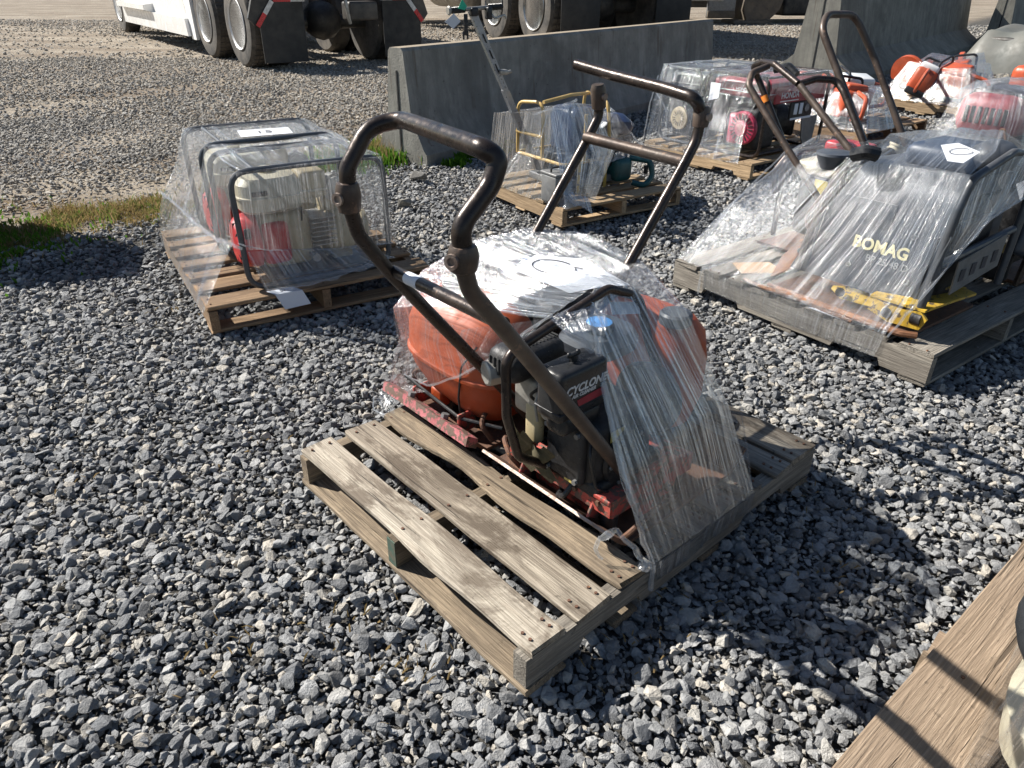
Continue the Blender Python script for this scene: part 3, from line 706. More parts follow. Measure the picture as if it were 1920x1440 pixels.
barrier('long shaded concrete barrier behind the wrapped pumps with weeds at its near end', b0, b1, .89)
_F, _R = at(1602, 158), at(1836, 87); _d = (_R - _F).normalized(); _n = V(-_d.y, _d.x, 0) * .67; B2a, B2b = _F + _n, _R + _n
barrier('pale concrete barrier standing behind the pallets of orange saws', B2a, B2b, 1.5, 'conc2', 1.35)
barrier('concrete barrier end at the top right corner behind the grey tarp', V(10.5, 17.6, 0), V(14.2, 22.4, 0), 1.25, 'conc2', .95)

# ---------------------------------------------------------------- trucks
def wheel_parts(t, x, y, R=.52, w=.27, side=1, dual=False, rim='rim', axis=(0, 1, 0), lug=True):
    """tyre on the x axis of travel; outer face at y, pointing side*y"""
    s = side
    tyre = MB().lathe((x, y, R - .01), (0, -s, 0), [(0, R * .56), (.0, R * .62), (-.012, R * .8), (.0, R * .93), (.03, R * .985), (.05, R), (w - .05, R), (w - .03, R * .985), (w, R * .9), (w, R * .56)], 40)
    tp = t.part('tyre', tyre, 'tyre')
    tr = MB()
    for k in range(40):
        a = 2 * PI * k / 40; c, sn = math.cos(a), math.sin(a)
        for j, off in enumerate((.25, .5, .75)):
            R_ = Matrix.Rotation(-a, 3, 'Y'); tr.box((x + c * (R + .002), y - s * w * off, R - .01 + sn * (R + .002)), (.012, w * .20, .05), R_)
    o = t.part('tread_block', tr, 'tyre', tp, kind='stuff')
    rm = MB().lathe((x, y, R - .01), (0, -s, 0), [(.0, R * .565), (-.012, R * .60), (-.018, R * .585), (.0, R * .55), (.03, R * .53), (.16, R * .50), (.17, R * .26), (.09, R * .22), (.085, R * .05)], 36)
    rp = t.part('rim', rm, rim)
    if lug:
        for k in range(10):
            a = 2 * PI * k / 10
            t.part('wheel_nut', MB().cyl((x + math.cos(a) * R * .34, y - s * .17, R - .01 + math.sin(a) * R * .34), (x + math.cos(a) * R * .34, y - s * .125, R - .01 + math.sin(a) * R * .34), .017, seg=6), 'alu', rp)
    if dual:
        t.part('tyre', MB().lathe((x, y - s * (w + .05), R - .01), (0, -s, 0), [(0, R * .5), (.0, R * .93), (.04, R), (w - .04, R), (w, R * .93), (w, R * .5)], 32), 'tyre')
def truck1():
    A = at(458, 125); Bp = at(407, 107); th = math.radians(126)
    fr = Frame(A.x, A.y, th)                             # x forward, y to the truck's left (picture left), rear axle at x=0
    t = Thing('semi_truck', 'white semi tractor with black mudflaps parked at the top left', 'truck', fr, (0, 0, 0))
    t.o.scale = (1.3,) * 3
    wb = 1.45
    for x in (0, wb):
        for (y, s) in ((.0, 1), (-2.35, -1)): wheel_parts(t, x, y, .52, .27, s, True, 'rim')
    xs_ = 7.6
    for (y, s) in ((-.02, 1), (-2.33, -1)): wheel_parts(t, xs_, y, .52, .29, s, False, 'rim')
    t.part('axle', MB().cyl((0, -.3, .5), (0, -2.0, .5), .09), 'chassis'); t.part('axle', MB().cyl((wb, -.3, .5), (wb, -2.0, .5), .09), 'chassis')
    t.part('differential', MB().ball((0, -1.15, .52), (.5, .55, .5)), 'chassis'); t.part('differential', MB().ball((wb, -1.15, .52), (.5, .55, .5)), 'chassis')
    t.part('drive_shaft', MB().cyl((wb, -1.15, .55), (5.0, -1.15, .62), .06), 'chassis')
    for y in (-.75, -1.6): t.part('frame_rail', MB().box((3.6, y, .92), (8.9, .08, .27)), 'chassis')
    t.part('crossmember', MB().box((-.86, -1.175, .98), (.07, 1.0, .30), bev=.01), 'chassis')
    t.part('fifth_wheel', MB().rbox((.7, -1.175, 1.13), (.95, .9, .06), .02), 'chassis')
    t.part('hitch_block', MB().rbox((-.80, -1.35, .66), (.25, .4, .22), .03), 'chassis'); 
    t.part('hitch_strap', MB().tube([(-.93, -1.1, .80), (-.96, -1.1, .70), (-.93, -1.14, .52)], .022), 'alu')
    # fenders + mudflaps
    for (yc, sgn) in ((-.36, 1), (-2.0, -1)):
        t.part('mudflap_bracket', MB().prism([(-.62, yc + sgn * .30, .96), (-.62, yc - sgn * .5, .96), (-.62, yc - sgn * .5, .83), (-.62, yc + sgn * .10, .83), (-.62, yc + sgn * .36, .52), (-.62, yc + sgn * .43, .60)], (-.05, 0, 0)), 'chassis')
        fl = MB().prism([(-.675, yc + sgn * .09, .83), (-.675, yc - sgn * .27, .83), (-.675, yc - sgn * .27, .09), (-.675, yc + sgn * .30, .09), (-.675, yc + sgn * .30, .54)], (-.012, 0, 0))
        f = t.part('mudflap', fl, 'flap')
        # reflector tape: level run then the sloped run
        def tape(p, q, mat, h=.055):
            p = V(*p); q = V(*q); d_ = (q - p).normalized(); nn = V(1, 0, 0).cross(d_); m_ = MB().prism([p - nn * h / 2, q - nn * h / 2, q + nn * h / 2, p + nn * h / 2], (-.004, 0, 0)); t.part('reflector_tape', m_, mat, f)
        y0, y1 = yc - sgn * .30, yc + sgn * .10
        ym = y0 + (y1 - y0) * .45
        tape((-.69, y0, .80), (-.69, ym, .80), 'refl_white'); tape((-.69, ym, .80), (-.69, y1, .80), 'refl_red')
        a = V(-.69, yc + sgn * .115, .785); b = V(-.69, yc + sgn * .33, .51); m_ = (a + b) / 2
        tape(a, m_, 'refl_white'); tape(m_, b, 'refl_red')
    lb = t.part('tail_lamp_bar', MB().rbox((-.89, -1.175, .90), (.05, 1.15, .14), .01), 'chassis')
    for y in (-.72, -1.63): t.part('tail_lamp', MB().rbox((-.925, y, .90), (.03, .20, .10), .03), 'lens_red', lb)
    for y in (-1.02, ): t.part('reverse_lamp', MB().rbox((-.925, y, .90), (.03, .20, .09), .02), 'lens_clear', lb)
    # cab sleeper, side fairing, steps
    t.part('cab', MB().rbox((6.3, -1.175, 2.25), (3.6, 2.4, 2.4), .18), 'white')
    t.part('hood', MB().rbox((8.6, -1.175, 1.45), (1.6, 2.1, 1.2), .25), 'white')
    for sgn, y in ((1, .04), (-1, -2.39)):
        f = t.part('side_fairing', MB().prism([(2.45, y, 1.25), (2.15, y, .26), (6.6, y, .26), (6.6, y, 1.25)], (0, -.10 * sgn, 0)), 'white')
        t.part('fairing_skirt', MB().prism([(2.2, y + sgn * .004, .48), (2.15, y + sgn * .004, .24), (6.6, y + sgn * .004, .24), (6.6, y + sgn * .004, .50)], (0, .05 * sgn, 0)), 'white', f)
        t.part('fairing_end', MB().prism([(2.0, y, 1.3), (1.93, y, .20), (2.16, y, .20), (2.5, y, 1.3)], (0, -.05 * sgn, 0)), 'rim', f)
        s_ = t.part('step', MB().prism([(4.3, y, .62), (4.3, y + .16 * sgn, .60), (4.3, y + .16 * sgn, .52), (4.3, y, .48)], (2.2, 0, 0)), 'white', f)
        t.part('fuel_tank', MB().cyl((2.7, y - .35 * sgn, .62), (5.2, y - .35 * sgn, .62), .30), 'alu')
        t.part('front_fender', MB().tube([(7.6 + .66 * math.cos(a), y - .16 * sgn, .5 + .66 * math.sin(a)) for a in np.linspace(.1, PI - .1, 12)], .10, 8), 'white')
truck1()
def truck2():
    A = at(1000, 86); th = math.radians(117)
    fr = Frame(A.x, A.y, th)
    t = Thing('parked_truck', 'dark truck with steel rims parked behind the long concrete barrier', 'truck', fr, (0, 0, 0))
    t.o.scale = (1.5,) * 3
    # seen from its rear left: wheels 0 and 1.35 along x
    for x in (0, 1.35):
        wheel_parts(t, x, .0, .53, .28, 1, True, 'rim2'); wheel_parts(t, x, -2.35, .53, .28, -1, True, 'rim2')
    wheel_parts(t, 6.6, 0, .53, .29, 1, False, 'rim2'); wheel_parts(t, 6.6, -2.35, .53, .29, -1, False, 'rim2')
    for y in (-.75, -1.6): t.part('frame_rail', MB().box((3.4, y, .95), (8.4, .08, .27)), 'chassis')
    t.part('axle', MB().cyl((0, -.3, .52), (0, -2.0, .52), .10), 'chassis'); t.part('axle', MB().cyl((1.35, -.3, .52), (1.35, -2.0, .52), .10), 'chassis')
    t.part('differential', MB().ball((0, -1.1, .54), (.5, .6, .5)), 'chassis')
    for y in (-.36, -1.98): t.part('mudflap', MB().rbox((-.72, y, .55), (.014, .64, .8), .005), 'flap')
    t.part('spray_shield', MB().rbox((-.74, -1.17, 1.0), (.06, 2.3, .25), .02), 'chassis')
    for y in (-1.0, -1.4): t.part('tail_lamp', MB().cyl((-.78, y, .86), (-.80, y, .86), .07), 'lens_red')
    t.part('fuel_tank', MB().lathe((2.6, -.20, .70), (1, 0, 0), [(0, .02), (0.02, .26), (.06, .31), (.6, .31), (.61, .325), (.66, .325), (.67, .31), (1.5, .31), (1.55, .2)], 28), 'alu')
    t.part('body', MB().rbox((2.2, -1.17, 2.3), (6.2, 2.4, 2.2), .06), 'chassis'); t.part('cab', MB().rbox((6.8, -1.17, 2.0), (2.2, 2.4, 2.2), .2), 'white')
    t.part('front_step', MB().rbox((5.2, .0, .65), (1.0, .4, .3), .03), 'rim')
truck2()
def loader():
    P = at(1405, 46); fr = Frame(P.x - .35, P.y, math.radians(10))
    t = Thing('wheel_loader', 'mud caked steel machine frame standing beyond the right end of the barrier', 'construction machine', fr, (0, 0, 0))
    t.part('bucket_shell', MB().prism([(.2, .3, .95), (.15, .05, .40), (.25, 0, .12), (1.05, 0, .14), (1.35, 0, .42), (1.5, 0, .95)], (0, 1.2, 0)), 'mud')
    t.part('cutting_edge', MB().prism([(-.2, -.05, .03), (.9, -.12, .03), (1.15, -.1, .12), (-.15, 0, .12)], (0, 1.0, 0)), 'mud')
    t.part('side_plate', MB().rbox((-.55, .3, .55), (.95, .12, .75), .03), 'grey', label='grey steel side plate')
    t.part('side_plate', MB().rbox((-.55, .24, .28), (.95, .10, .22), .03), 'mud')
    for k in range(6): t.part('bolt', MB().cyl((-.9 + k * .14, .22, .86), (-.9 + k * .14, .18, .86), .018, seg=6), 'chassis')
    t.part('shadow_body', MB().rbox((1.5, 2.4, 1.6), (5.5, 2.6, 2.2), .15), 'chassis')  # black solid standing in for the deep shadow under a machine
    t.part('shadow_block', MB().rbox((3.3, 1.4, .65), (2.6, .9, .9), .1), 'chassis')  # second black block filling the same deep shadow
    t2 = Thing('trailer_deck', 'grey trailer side rail with pale trim edge behind the barrier', 'trailer', Frame(at(1248, 47).x, at(1248, 47).y, math.radians(4)), (0, 0, 0))
    t2.part('side_rail', MB().rbox((-.35, .6, 1.02), (4.6, .10, .62), .02), 'grey'); t2.part('rub_rail', MB().rbox((-.35, .53, .70), (4.6, .05, .06), .01), 'alu')
    for k in range(9): t2.part('side_marker', MB().rbox((-2.3 + k * .5, .53, .95), (.10, .02, .03), .005), 'chassis')
    for k in range(4): t2.part('chain', MB().tube([(-.75 + .16 * k, .48, .9), (-.72 + .16 * k, .48, .2)], .012, 5), 'chassis')
    t2.part('deck_frame', MB().rbox((-.35, 1.7, .60), (4.6, 1.8, .25), .02), 'chassis')
    for x in (-1.6, -.5): wheel_parts(t2, x, 1.0, .45, .25, -1, False, 'rim2', lug=False)
loader()

# ---------------------------------------------------------------- pallets
def board_mesh(L_, W_, T_, seed, chips=0.0, taper=0.0, nx=14):
    """one plank: length along x, hand-worn edges, split ends"""
    r = random.Random(seed); mb = MB()
    ring = 8
    for i in range(nx + 1):
        u = i / nx; x = -L_ / 2 + L_ * u
        if i in (0, nx): x += r.uniform(-.004, .004)
        e0 = -W_ / 2 + mnoise.noise(V(u * 3.5 + seed, 0, 0)) * chips * W_; e1 = W_ / 2 - taper * W_ * u + mnoise.noise(V(u * 4 + seed, 5, 0)) * chips * W_
        zz = mnoise.noise(V(u * 1.6, seed * 1.3, 0)) * .004; h = T_ / 2; c = min(.0035, T_ * .2)
        tw = mnoise.noise(V(seed * 2.7, 1, 0)) * .01 * (u - .5)
        for (yy, z) in ((e0, -h + c), (e0, h - c), (e0 + c, h), (e1 - c, h), (e1, h - c), (e1, -h + c), (e1 - c, -h), (e0 + c, -h)):
            xx = x + (r.uniform(-.006, .006) if i in (0, nx) else 0)
            mb.v.append(V(xx, yy, z + zz + tw * (yy / W_)))
    for i in range(nx):
        for k in range(ring):
            k2 = (k + 1) % ring; mb.f.append((i * ring + k, i * ring + k2, (i + 1) * ring + k2, (i + 1) * ring + k))
    mb.f.append(tuple(range(ring))[::-1]); mb.f.append(tuple(nx * ring + k for k in range(ring)))
    return mb
def plank(t, name, mat, L_, W_, T_, c, rz=0, seed=0, chips=.02, taper=0, tilt=(0, 0), parent=None, label=None, nails=(), nx=14):
    me = mesh_of(name, board_mesh(L_, W_, T_, seed, chips, taper, nx), M[mat])
    o = t.put(name, me, c, (tilt[0], tilt[1], rz), parent, label)
    if nails:
        for (nx_, ny_) in nails:
            n = bpy.data.objects.new('nail', NAIL); COL.objects.link(n); n.parent = o; n.location = (nx_, ny_, T_ / 2 + .0035)
    return o
NAIL = mesh_of('nail', MB().cyl((0, 0, -.006), (0, 0, .0006), .0042, seg=7), M['rust'])
def stringer_mesh(L_, H_, T_, notched=True, seed=0):
    pts = [(-L_ / 2, -H_ / 2)]
    if notched:
        for c in (-L_ * .27, L_ * .27):
            pts += [(c - .115, -H_ / 2), (c - .10, -H_ / 2 + .03), (c + .10, -H_ / 2 + .03), (c + .115, -H_ / 2)]
    pts += [(L_ / 2, -H_ / 2), (L_ / 2, H_ / 2), (-L_ / 2, H_ / 2)]
    return MB().prism([(x, -T_ / 2, z) for x, z in pts], (0, T_, 0))
def stringer(t, mat, L_, H_, T_, c, rz=0, notched=True, seed=0, label=None):
    return t.put('stringer', mesh_of('stringer', stringer_mesh(L_, H_, T_, notched), M[mat]), c, (0, 0, rz), label=label)
def pallet(label, fr, W, Ln, top='wood_new', strm='wood_new', nboards=7, bw=.09, gaps=None, zt=.13, seed=0, H_=.09, org=(0, 0), notched=True, bottom=3, T_=.038, shade=None):
    """boards along x (W), stringers along y (Ln); origin at the near corner"""
    ox, oy = org
    t = Thing('wooden_pallet', label, 'pallet', fr, (ox + W / 2, oy + Ln / 2, 0), 'wooden pallets')
    tb = .018; r = random.Random(seed)
    for i, x in enumerate((T_ / 2, W / 2, W - T_ / 2)):
        stringer(t, strm, Ln, H_, T_, (ox + x, oy + Ln / 2, zt - tb - H_ / 2 - .001), PI / 2, notched)
    ww = [bw * 1.45] + [bw] * (nboards - 2) + [bw * 1.45]; tot = sum(ww); gap = (Ln - tot) / (nboards - 1); y = oy
    for i, w_ in enumerate(ww):
        plank(t, 'deck_board', top, W + r.uniform(-.006, .01), w_, tb, (ox + W / 2, y + w_ / 2, zt - tb / 2 + r.uniform(0, .002)), r.uniform(-.006, .006), seed * 31 + i, .03,
              nails=[(sx * (W / 2 - .02), sy * w_ * .25) for sx in (-1, 0, 1) for sy in (-1, 1)])
        y += w_ + gap
    zb = zt - tb - H_ - .012
    for i, y in enumerate(np.linspace(.06, Ln - .06, bottom)):
        plank(t, 'bottom_board', shade or top, W, .11, .016, (ox + W / 2, oy + y, zb), r.uniform(-.01, .01), seed * 17 + i, .03)
    return t

def main_pallet():
    t = Thing('wooden_pallet', 'weathered broken pallet under the two orange compactors in the foreground', 'pallet', FM, (.62, .52, 0), 'wooden pallets')
    L_, W_ = 1.25, 1.045; zt = .128; H_ = .095
    stringer(t, 'wood_grey', L_, .092, .042, (L_ / 2, .0215, zt - .02 - .046), 0, True)
    stringer(t, 'wood_dark', L_, .092, .038, (L_ / 2, W_ / 2 + .01, zt - .02 - .046), 0, True)
    stringer(t, 'wood_dark', L_, .092, .038, (L_ / 2, W_ - .02, zt - .02 - .046), 0, True)
    tb = .018
    def nl(Lb, w): return [(sx, sy * w * .28) for sx in (-Lb / 2 + .025, -Lb / 2 + .05, 0, Lb / 2 - .03) for sy in (-1, 1)]
    def bd(x, w, mat, seed, chips=.03, taper=0, y0=0.0, y1=W_, rz=0., tilt=(0, 0), label=None, dz=0):
        Lb = y1 - y0
        return plank(t, 'deck_board', mat, Lb, w, tb, (x, (y0 + y1) / 2, zt - tb / 2 + dz), PI / 2 + rz, seed, chips, taper, tilt, label=label, nails=nl(Lb, w), nx=26)
    bd(.062, .108, 'wood_pale', 3, .10, 0, label='pale sun bleached front deck board with damp stain', dz=.002, rz=.004)
    bd(.218, .118, 'wood_old', 8, .03, 0, rz=-.004)
    # the third one is broken along its edge
    bd(.352, .092, 'wood_dark', 15, .24, 0.12, rz=.012, label='deck board with a split chewed edge')
    for i, x in enumerate((.52, .64, .77, .90)): bd(x, .09, 'wood_grey', 20 + i, .03)
    bd(1.05, .09, 'wood_grey', 31, .03); bd(1.178, .135, 'wood_old', 33, .03, label='wide end deck board crossed by shadow lines')
    zb = zt - .02 - .092 - .011
    plank(t, 'bottom_board', 'wood_dark', W_ + .01, .125, .018, (.050, W_ / 2, zb + .006), PI / 2 + .012, 41, .07, .1, (0, 0), label='split bottom board sticking out along the front')
    plank(t, 'bottom_board', 'wood_dark', W_, .09, .016, (.33, W_ / 2, zb), PI / 2 + .02, 42, .05)
    plank(t, 'bottom_board', 'wood_dark', W_, .09, .016, (.70, W_ / 2, zb), PI / 2, 44, .05)
    plank(t, 'bottom_board', 'wood_dark', W_, .10, .016, (1.18, W_ / 2, zb), PI / 2, 43, .03)
    # green paint on the middle stringer's end
    M['greenpaint'] = surf('flaked_green_paint', (.05, .10, .075), (.12, .10, .07), rough=.8, scale=40, bump=.5)
    t.part('paint_patch', MB().box((-.0015, W_ / 2 + .01, zt - .066), (.003, .036, .085)), 'greenpaint', label='flaked green paint on the middle stringer end')
    return t
main_pallet()
pallet('tan pallet under the two wrapped engine pumps at the left', FG, 1.07, 1.28, 'wood_brown', 'wood_brown', 7, .095, seed=2, notched=False)
tG = bpy.data.objects[-1]
pallet('small tan pallet under the yellow framed machine before the barrier', FD, 1.02, .99, 'wood_new', 'wood_new', 6, .095, seed=3, org=(0, .02), notched=False, H_=.082)
pallet('wide grey pallet under the slate coloured compactor at the right', FB, 1.35, 1.34, 'wood_grey', 'wood_grey', 9, .10, seed=4, notched=True, H_=.105, zt=.145)
pallet('pale yellow pallet under the two wrapped red generators', FH, 1.35, 1.16, 'wood_new', 'wood_new', 7, .09, seed=5, notched=True)
# ---------------------------------------------------------------- stretch film
def resample(pl, n):
    P = [V(*p) for p in pl]; d = [0.0]
    for a, b in zip(P, P[1:]): d.append(d[-1] + (b - a).length)
    o = []; T_ = d[-1] or 1
    for i in range(n + 1):
        t = T_ * i / n; k = 0
        while k < len(d) - 2 and d[k + 1] < t: k += 1
        f = (t - d[k]) / max(1e-6, d[k + 1] - d[k]); o.append(P[k].lerp(P[k + 1], min(1, max(0, f))))
    return o
_fs = [0]
def sheet_obj(t, rows, mat, nu=40, nv=14, amp=.006, freq=22, name='film_sheet', sag=0.0, rag=0.0, parent=None):
    """film pulled tight between the rows (polylines); pleats run along the pull"""
    _fs[0] += 1; sd_ = _fs[0] * 13.7
    R = [resample(r_, nu) for r_ in rows]; grid = []; vacc = 0; vv = []
    for a in range(len(R) - 1):
        for j in range(nv + (1 if a == len(R) - 2 else 0)):
            f = j / nv; row = [R[a][i].lerp(R[a + 1][i], f) for i in range(nu + 1)]; grid.append(row)
            q = (a + f) / (len(R) - 1); vv.append(q)
    ln = sum((R[a][nu // 2] - R[a + 1][nu // 2]).length for a in range(len(R) - 1))
    wu = [0.0]; mid = grid[len(grid) // 2]
    for i in range(nu): wu.append(wu[-1] + (mid[i + 1] - mid[i]).length)
    cen = sum((p for r_ in R for p in r_), V(0, 0, 0)) / (len(R) * (nu + 1))
    n0 = (R[0][-1] - R[0][0]).cross(R[-1][nu // 2] - R[0][nu // 2])
    if n0.length < 1e-6: n0 = V(0, 0, 1)
    n0.normalize(); verts = []; uvs = []
    for j, row in enumerate(grid):
        for i, p in enumerate(row):
            q = vv[j]; e = math.sin(PI * min(.96, max(.04, q)))
            d = mnoise.noise(V(wu[i] * freq, q * ln * 1.5, sd_)) * amp + mnoise.noise(V(wu[i] * freq * 3.1, q * ln * 3, sd_ + 4)) * amp * .45
            d += mnoise.noise(V(wu[i] * 5, q * ln * 6, sd_ + 9)) * amp * .8
            pp = p + n0 * d * (.35 + .65 * e) + V(0, 0, -sag * 4 * q * (1 - q))
            if rag and j == len(grid) - 1: pp += (grid[j][i] - grid[j - 1][i]).normalized() * mnoise.noise(V(wu[i] * 14, sd_, 0)) * rag
            verts.append(pp - t.base); uvs.append((wu[i] + sd_, q * ln + sd_))
    nr = len(grid); faces = []
    for j in range(nr - 1):
        for i in range(nu): a = j * (nu + 1) + i; faces.append((a, a + 1, a + nu + 2, a + nu + 1))
    me = bpy.data.meshes.new(name); me.from_pydata([v[:] for v in verts], [], faces)
    uv = me.uv_layers.new(name='UVMap'); li = np.zeros(len(me.loops), dtype=np.int32); me.loops.foreach_get('vertex_index', li)
    uv.data.foreach_set('uv', np.array(uvs, dtype=np.float32)[li].ravel())
    for p in me.polygons: p.use_smooth = True
    me.materials.append(M[mat]); o = bpy.data.objects.new(name, me); COL.objects.link(o); o.parent = parent or t.o
    return o
def rope(t, path, r=.006, parent=None, name='gathered_edge', fil=.03):
    P = [V(*p) for p in path]; q = resample(P, 26)
    q = [p + V(mnoise.noise(p * 30), mnoise.noise(p * 30 + V(7, 0, 0)), mnoise.noise(p * 30 + V(0, 9, 0))) * r * .9 for p in q]
    rr = [r * (.7 + .9 * abs(mnoise.noise(p * 18))) for p in q]
    mb = MB().tube(q, rr, 7); t.part(name, mb, 'film_rope', parent)
def wrap(label, fr, base): return Thing('stretch_wrap', label, 'plastic wrap', fr, base, 'clear stretch wraps round the machines')
def quad(t, name, pts, mat, lift=(0, 0, .0004), parent=None, label=None):
    return t.part(name, MB().prism(pts, lift), mat, parent, label, smooth=False)
def bolt(t, c, axis, r=.009, h=.008, mat='grey', parent=None):
    a = V(*axis).normalized(); c = V(*c); t.part('bolt', MB().cyl(c, c + a * h, r, seg=6), mat, parent)
def tankshape(cx, cy, secs, n=32, e=3.2):
    """superellipse sections (z, half x, half y, dx, dy)"""
    mb = MB(); m = len(secs)
    for (z, hx, hy, dx, dy) in secs:
        for k in range(n):
            a = 2 * PI * k / n; c, s_ = math.cos(a), math.sin(a)
            mb.v.append(V(cx + dx + hx * math.copysign(abs(c) ** (2 / e), c), cy + dy + hy * math.copysign(abs(s_) ** (2 / e), s_), z))
    for i in range(m - 1):
        for k in range(n):
            k2 = (k + 1) % n; mb.f.append((i * n + k, i * n + k2, (i + 1) * n + k2, (i + 1) * n + k))
    mb.f.append(tuple(range(n))[::-1]); mb.f.append(tuple((m - 1) * n + k for k in range(n))); return mb

# ---------------------------------------------------------------- foreground compactor (near, with the tall handle)
def near_compactor():
    t = Thing('plate_compactor', 'compactor with uncovered engine and tall dark handle nearest the camera', 'plate compactor', FM, (.62, .33, .128), 'orange tanked plate compactors')
    Z0 = .128
    # base plate with upturned lips
    pts = [(.40, Z0 + .045), (.375, Z0 + .065), (.37, Z0 + .058), (.395, Z0 + .03), (.43, Z0 + .002), (.90, Z0 + .002), (.97, Z0 + .06), (.965, Z0 + .068), (.895, Z0 + .012), (.435, Z0 + .012)]
    bp = t.part('base_plate', MB().prism([(x, .085, z) for x, z in pts], (0, .51, 0)), 'rust')
    t.part('plate_edge', MB().prism([(.374, .086, Z0 + .066), (.368, .086, Z0 + .06), (.365, .086, Z0 + .064), (.371, .086, Z0 + .070)], (0, .508, 0)), 'edge', bp)
    ex = t.part('exciter_housing', MB().prism([(.44, .20, Z0 + .02), (.44, .20, Z0 + .065), (.50, .20, Z0 + .085), (.72, .20, Z0 + .085), (.72, .20, Z0 + .02)], (0, .24, 0)), 'redpaint')
    t.part('exciter_cap', MB().cyl((.60, .19, Z0 + .07), (.60, .165, Z0 + .07), .05), 'redpaint', ex)
    for (x, y) in ((.46, .23), (.46, .41), (.56, .23), (.56, .41)): bolt(t, (x, y, Z0 + .078), (0, 0, 1), .008, .007, 'rust', ex)
    # engine bed on rubber mounts
    bed = t.part('engine_bed', MB().rbox((.56, .31, Z0 + .135), (.34, .38, .014), .004).box((.40, .31, Z0 + .115), (.012, .38, .05)).box((.565, .122, Z0 + .115), (.33, .012, .055)), 'redpaint')
    for (x, y) in ((.43, .15), (.43, .46), (.70, .15), (.70, .46)): t.part('rubber_mount', MB().cyl((x, y, Z0 + .01), (x, y, Z0 + .13), .024), 'black')
    t.part('side_bracket', MB().prism([(.50, .112, Z0 + .05), (.62, .112, Z0 + .05), (.66, .112, Z0 + .16), (.60, .112, Z0 + .21), (.52, .112, Z0 + .19)], (0, -.010, 0)), 'redpaint')
    for p in ((.56, .10, Z0 + .16), (.60, .10, Z0 + .10)): bolt(t, p, (0, -1, 0), .011, .009, 'rust')
    hoop = MB().tube([(.41, .085, Z0 + .04), (.40, .055, Z0 + .085), (.47, .05, Z0 + .11), (.60, .06, Z0 + .10), (.62, .09, Z0 + .05)], .0075, 8, .03); t.part('lifting_hoop', hoop, 'rust')
    t.part('lifting_hoop', MB().tube([(.43, .46, Z0 + .02), (.39, .50, Z0 + .09), (.42, .56, Z0 + .11), (.50, .57, Z0 + .05)], .0075, 8, .03), 'rust')
    # belt guard and hoses low in the dark
    t.part('belt_guard', MB().rbox((.66, .50, Z0 + .17), (.34, .05, .16), .03), 'black')
    t.part('fuel_hose', MB().tube([(.44, .33, .42), (.40, .37, .36), (.42, .42, .33), (.50, .44, .30)], .006, 8, .02), 'black')
    # engine
    eb = t.part('engine_block', MB().rbox((.50, .27, .36), (.22, .19, .20), .03).rbox((.52, .27, .27), (.26, .22, .05), .015), 'engine')
    for k in range(6): t.part('cooling_fin', MB().rbox((.46, .37, .33 + k * .022), (.15, .05, .006), .002, None, 1), 'engine', eb)
    t.part('crankcase_cover', MB().lathe((.50, .172, .34), (0, -1, 0), [(0, .085), (.012, .082), (.018, .06), (.020, .03), (.03, .02)], 28), 'engine', eb)
    for a in range(6): bolt(t, (.50 + .07 * math.cos(a * PI / 3), .160, .34 + .07 * math.sin(a * PI / 3)), (0, -1, 0), .007, .007, 'grey', eb)
    t.part('front_cover', MB().rbox((.385, .27, .36), (.03, .13, .17), .012), 'engine', eb)
    for (y, z) in ((.22, .29), (.32, .29), (.22, .43), (.325, .42)): bolt(t, (.370, y, z), (-1, 0, 0), .008, .009, 'grey', eb)
    t.part('engine_label', MB().box((.46, .1705, .42), (.05, .0015, .03)), 'label_yellow', eb); t.part('spec_sticker', MB().box((.372, .245, .30), (.0015, .035, .05)), 'label_yellow', eb)
    # air cleaner box with rounded corners
    ac = t.part('air_cleaner', MB().rbox((.372, .252, .560), (.165, .086, .135), .016), 'black')
    t.part('air_cleaner_lower', MB().rbox((.380, .250, .472), (.14, .070, .06), .02), 'black', ac)
    t.part('seam', MB().rbox((.372, .252, .522), (.168, .089, .005), .002, None, 1), 'engine', ac)
    t.part('wing_nut', MB().cyl((.372, .252, .627), (.372, .252, .642), .010, seg=10).rbox((.372, .252, .643), (.034, .010, .011), .004).ball((.357, .252, .645), (.014, .012, .016)).ball((.387, .252, .645), (.014, .012, .016)), 'black', ac)
    t.text('CYCLONE', .030, (.375, .2083, .578), (1, 0, 0), (.10, 0, 1), 'letter_w', ac, bold=.0008, shear=.25)
    t.text('AIR CLEANER', .0135, (.368, .2083, .560), (1, 0, 0), (.10, 0, 1), 'letter_w', ac, bold=.0003, shear=.25)
    t.part('red_decal', MB().prism([(.345, .2085, .547), (.445, .2085, .553), (.445, .2085, .530), (.352, .2085, .528)], (0, -.0006, 0)), 'label_red', ac)
    t.part('choke_plate', MB().rbox((.345, .302, .49), (.006, .035, .05), .002, None, 1), 'grey', eb); t.part('grey_bracket', MB().rbox((.335, .262, .455), (.006, .032, .044), .002, None, 1), 'grey', eb)
    t.part('control_lever', MB().tube([(.33, .325, .44), (.325, .33, .49), (.34, .335, .515)], .004, 7), 'alu', eb)
    t.part('carburettor', MB().rbox((.40, .315, .46), (.07, .05, .05), .01).cyl((.36, .315, .46), (.345, .315, .46), .017), 'alu', eb)
    # muffler with slots, round silver port
    mf = t.part('muffler', MB().rbox((.375, .415, .575), (.19, .115, .085), .03), 'engine')
    for k in range(9): t.part('muffler_slot', MB().rbox((.355 + k * .0125, .408, .6182), (.0055, .045, .003), .001, None, 1), 'darkline', mf)
    for k in range(5): t.part('muffler_slot', MB().rbox((.2795, .385 + k * .016, .575), (.004, .007, .045), .001, None, 1), 'darkline', mf)
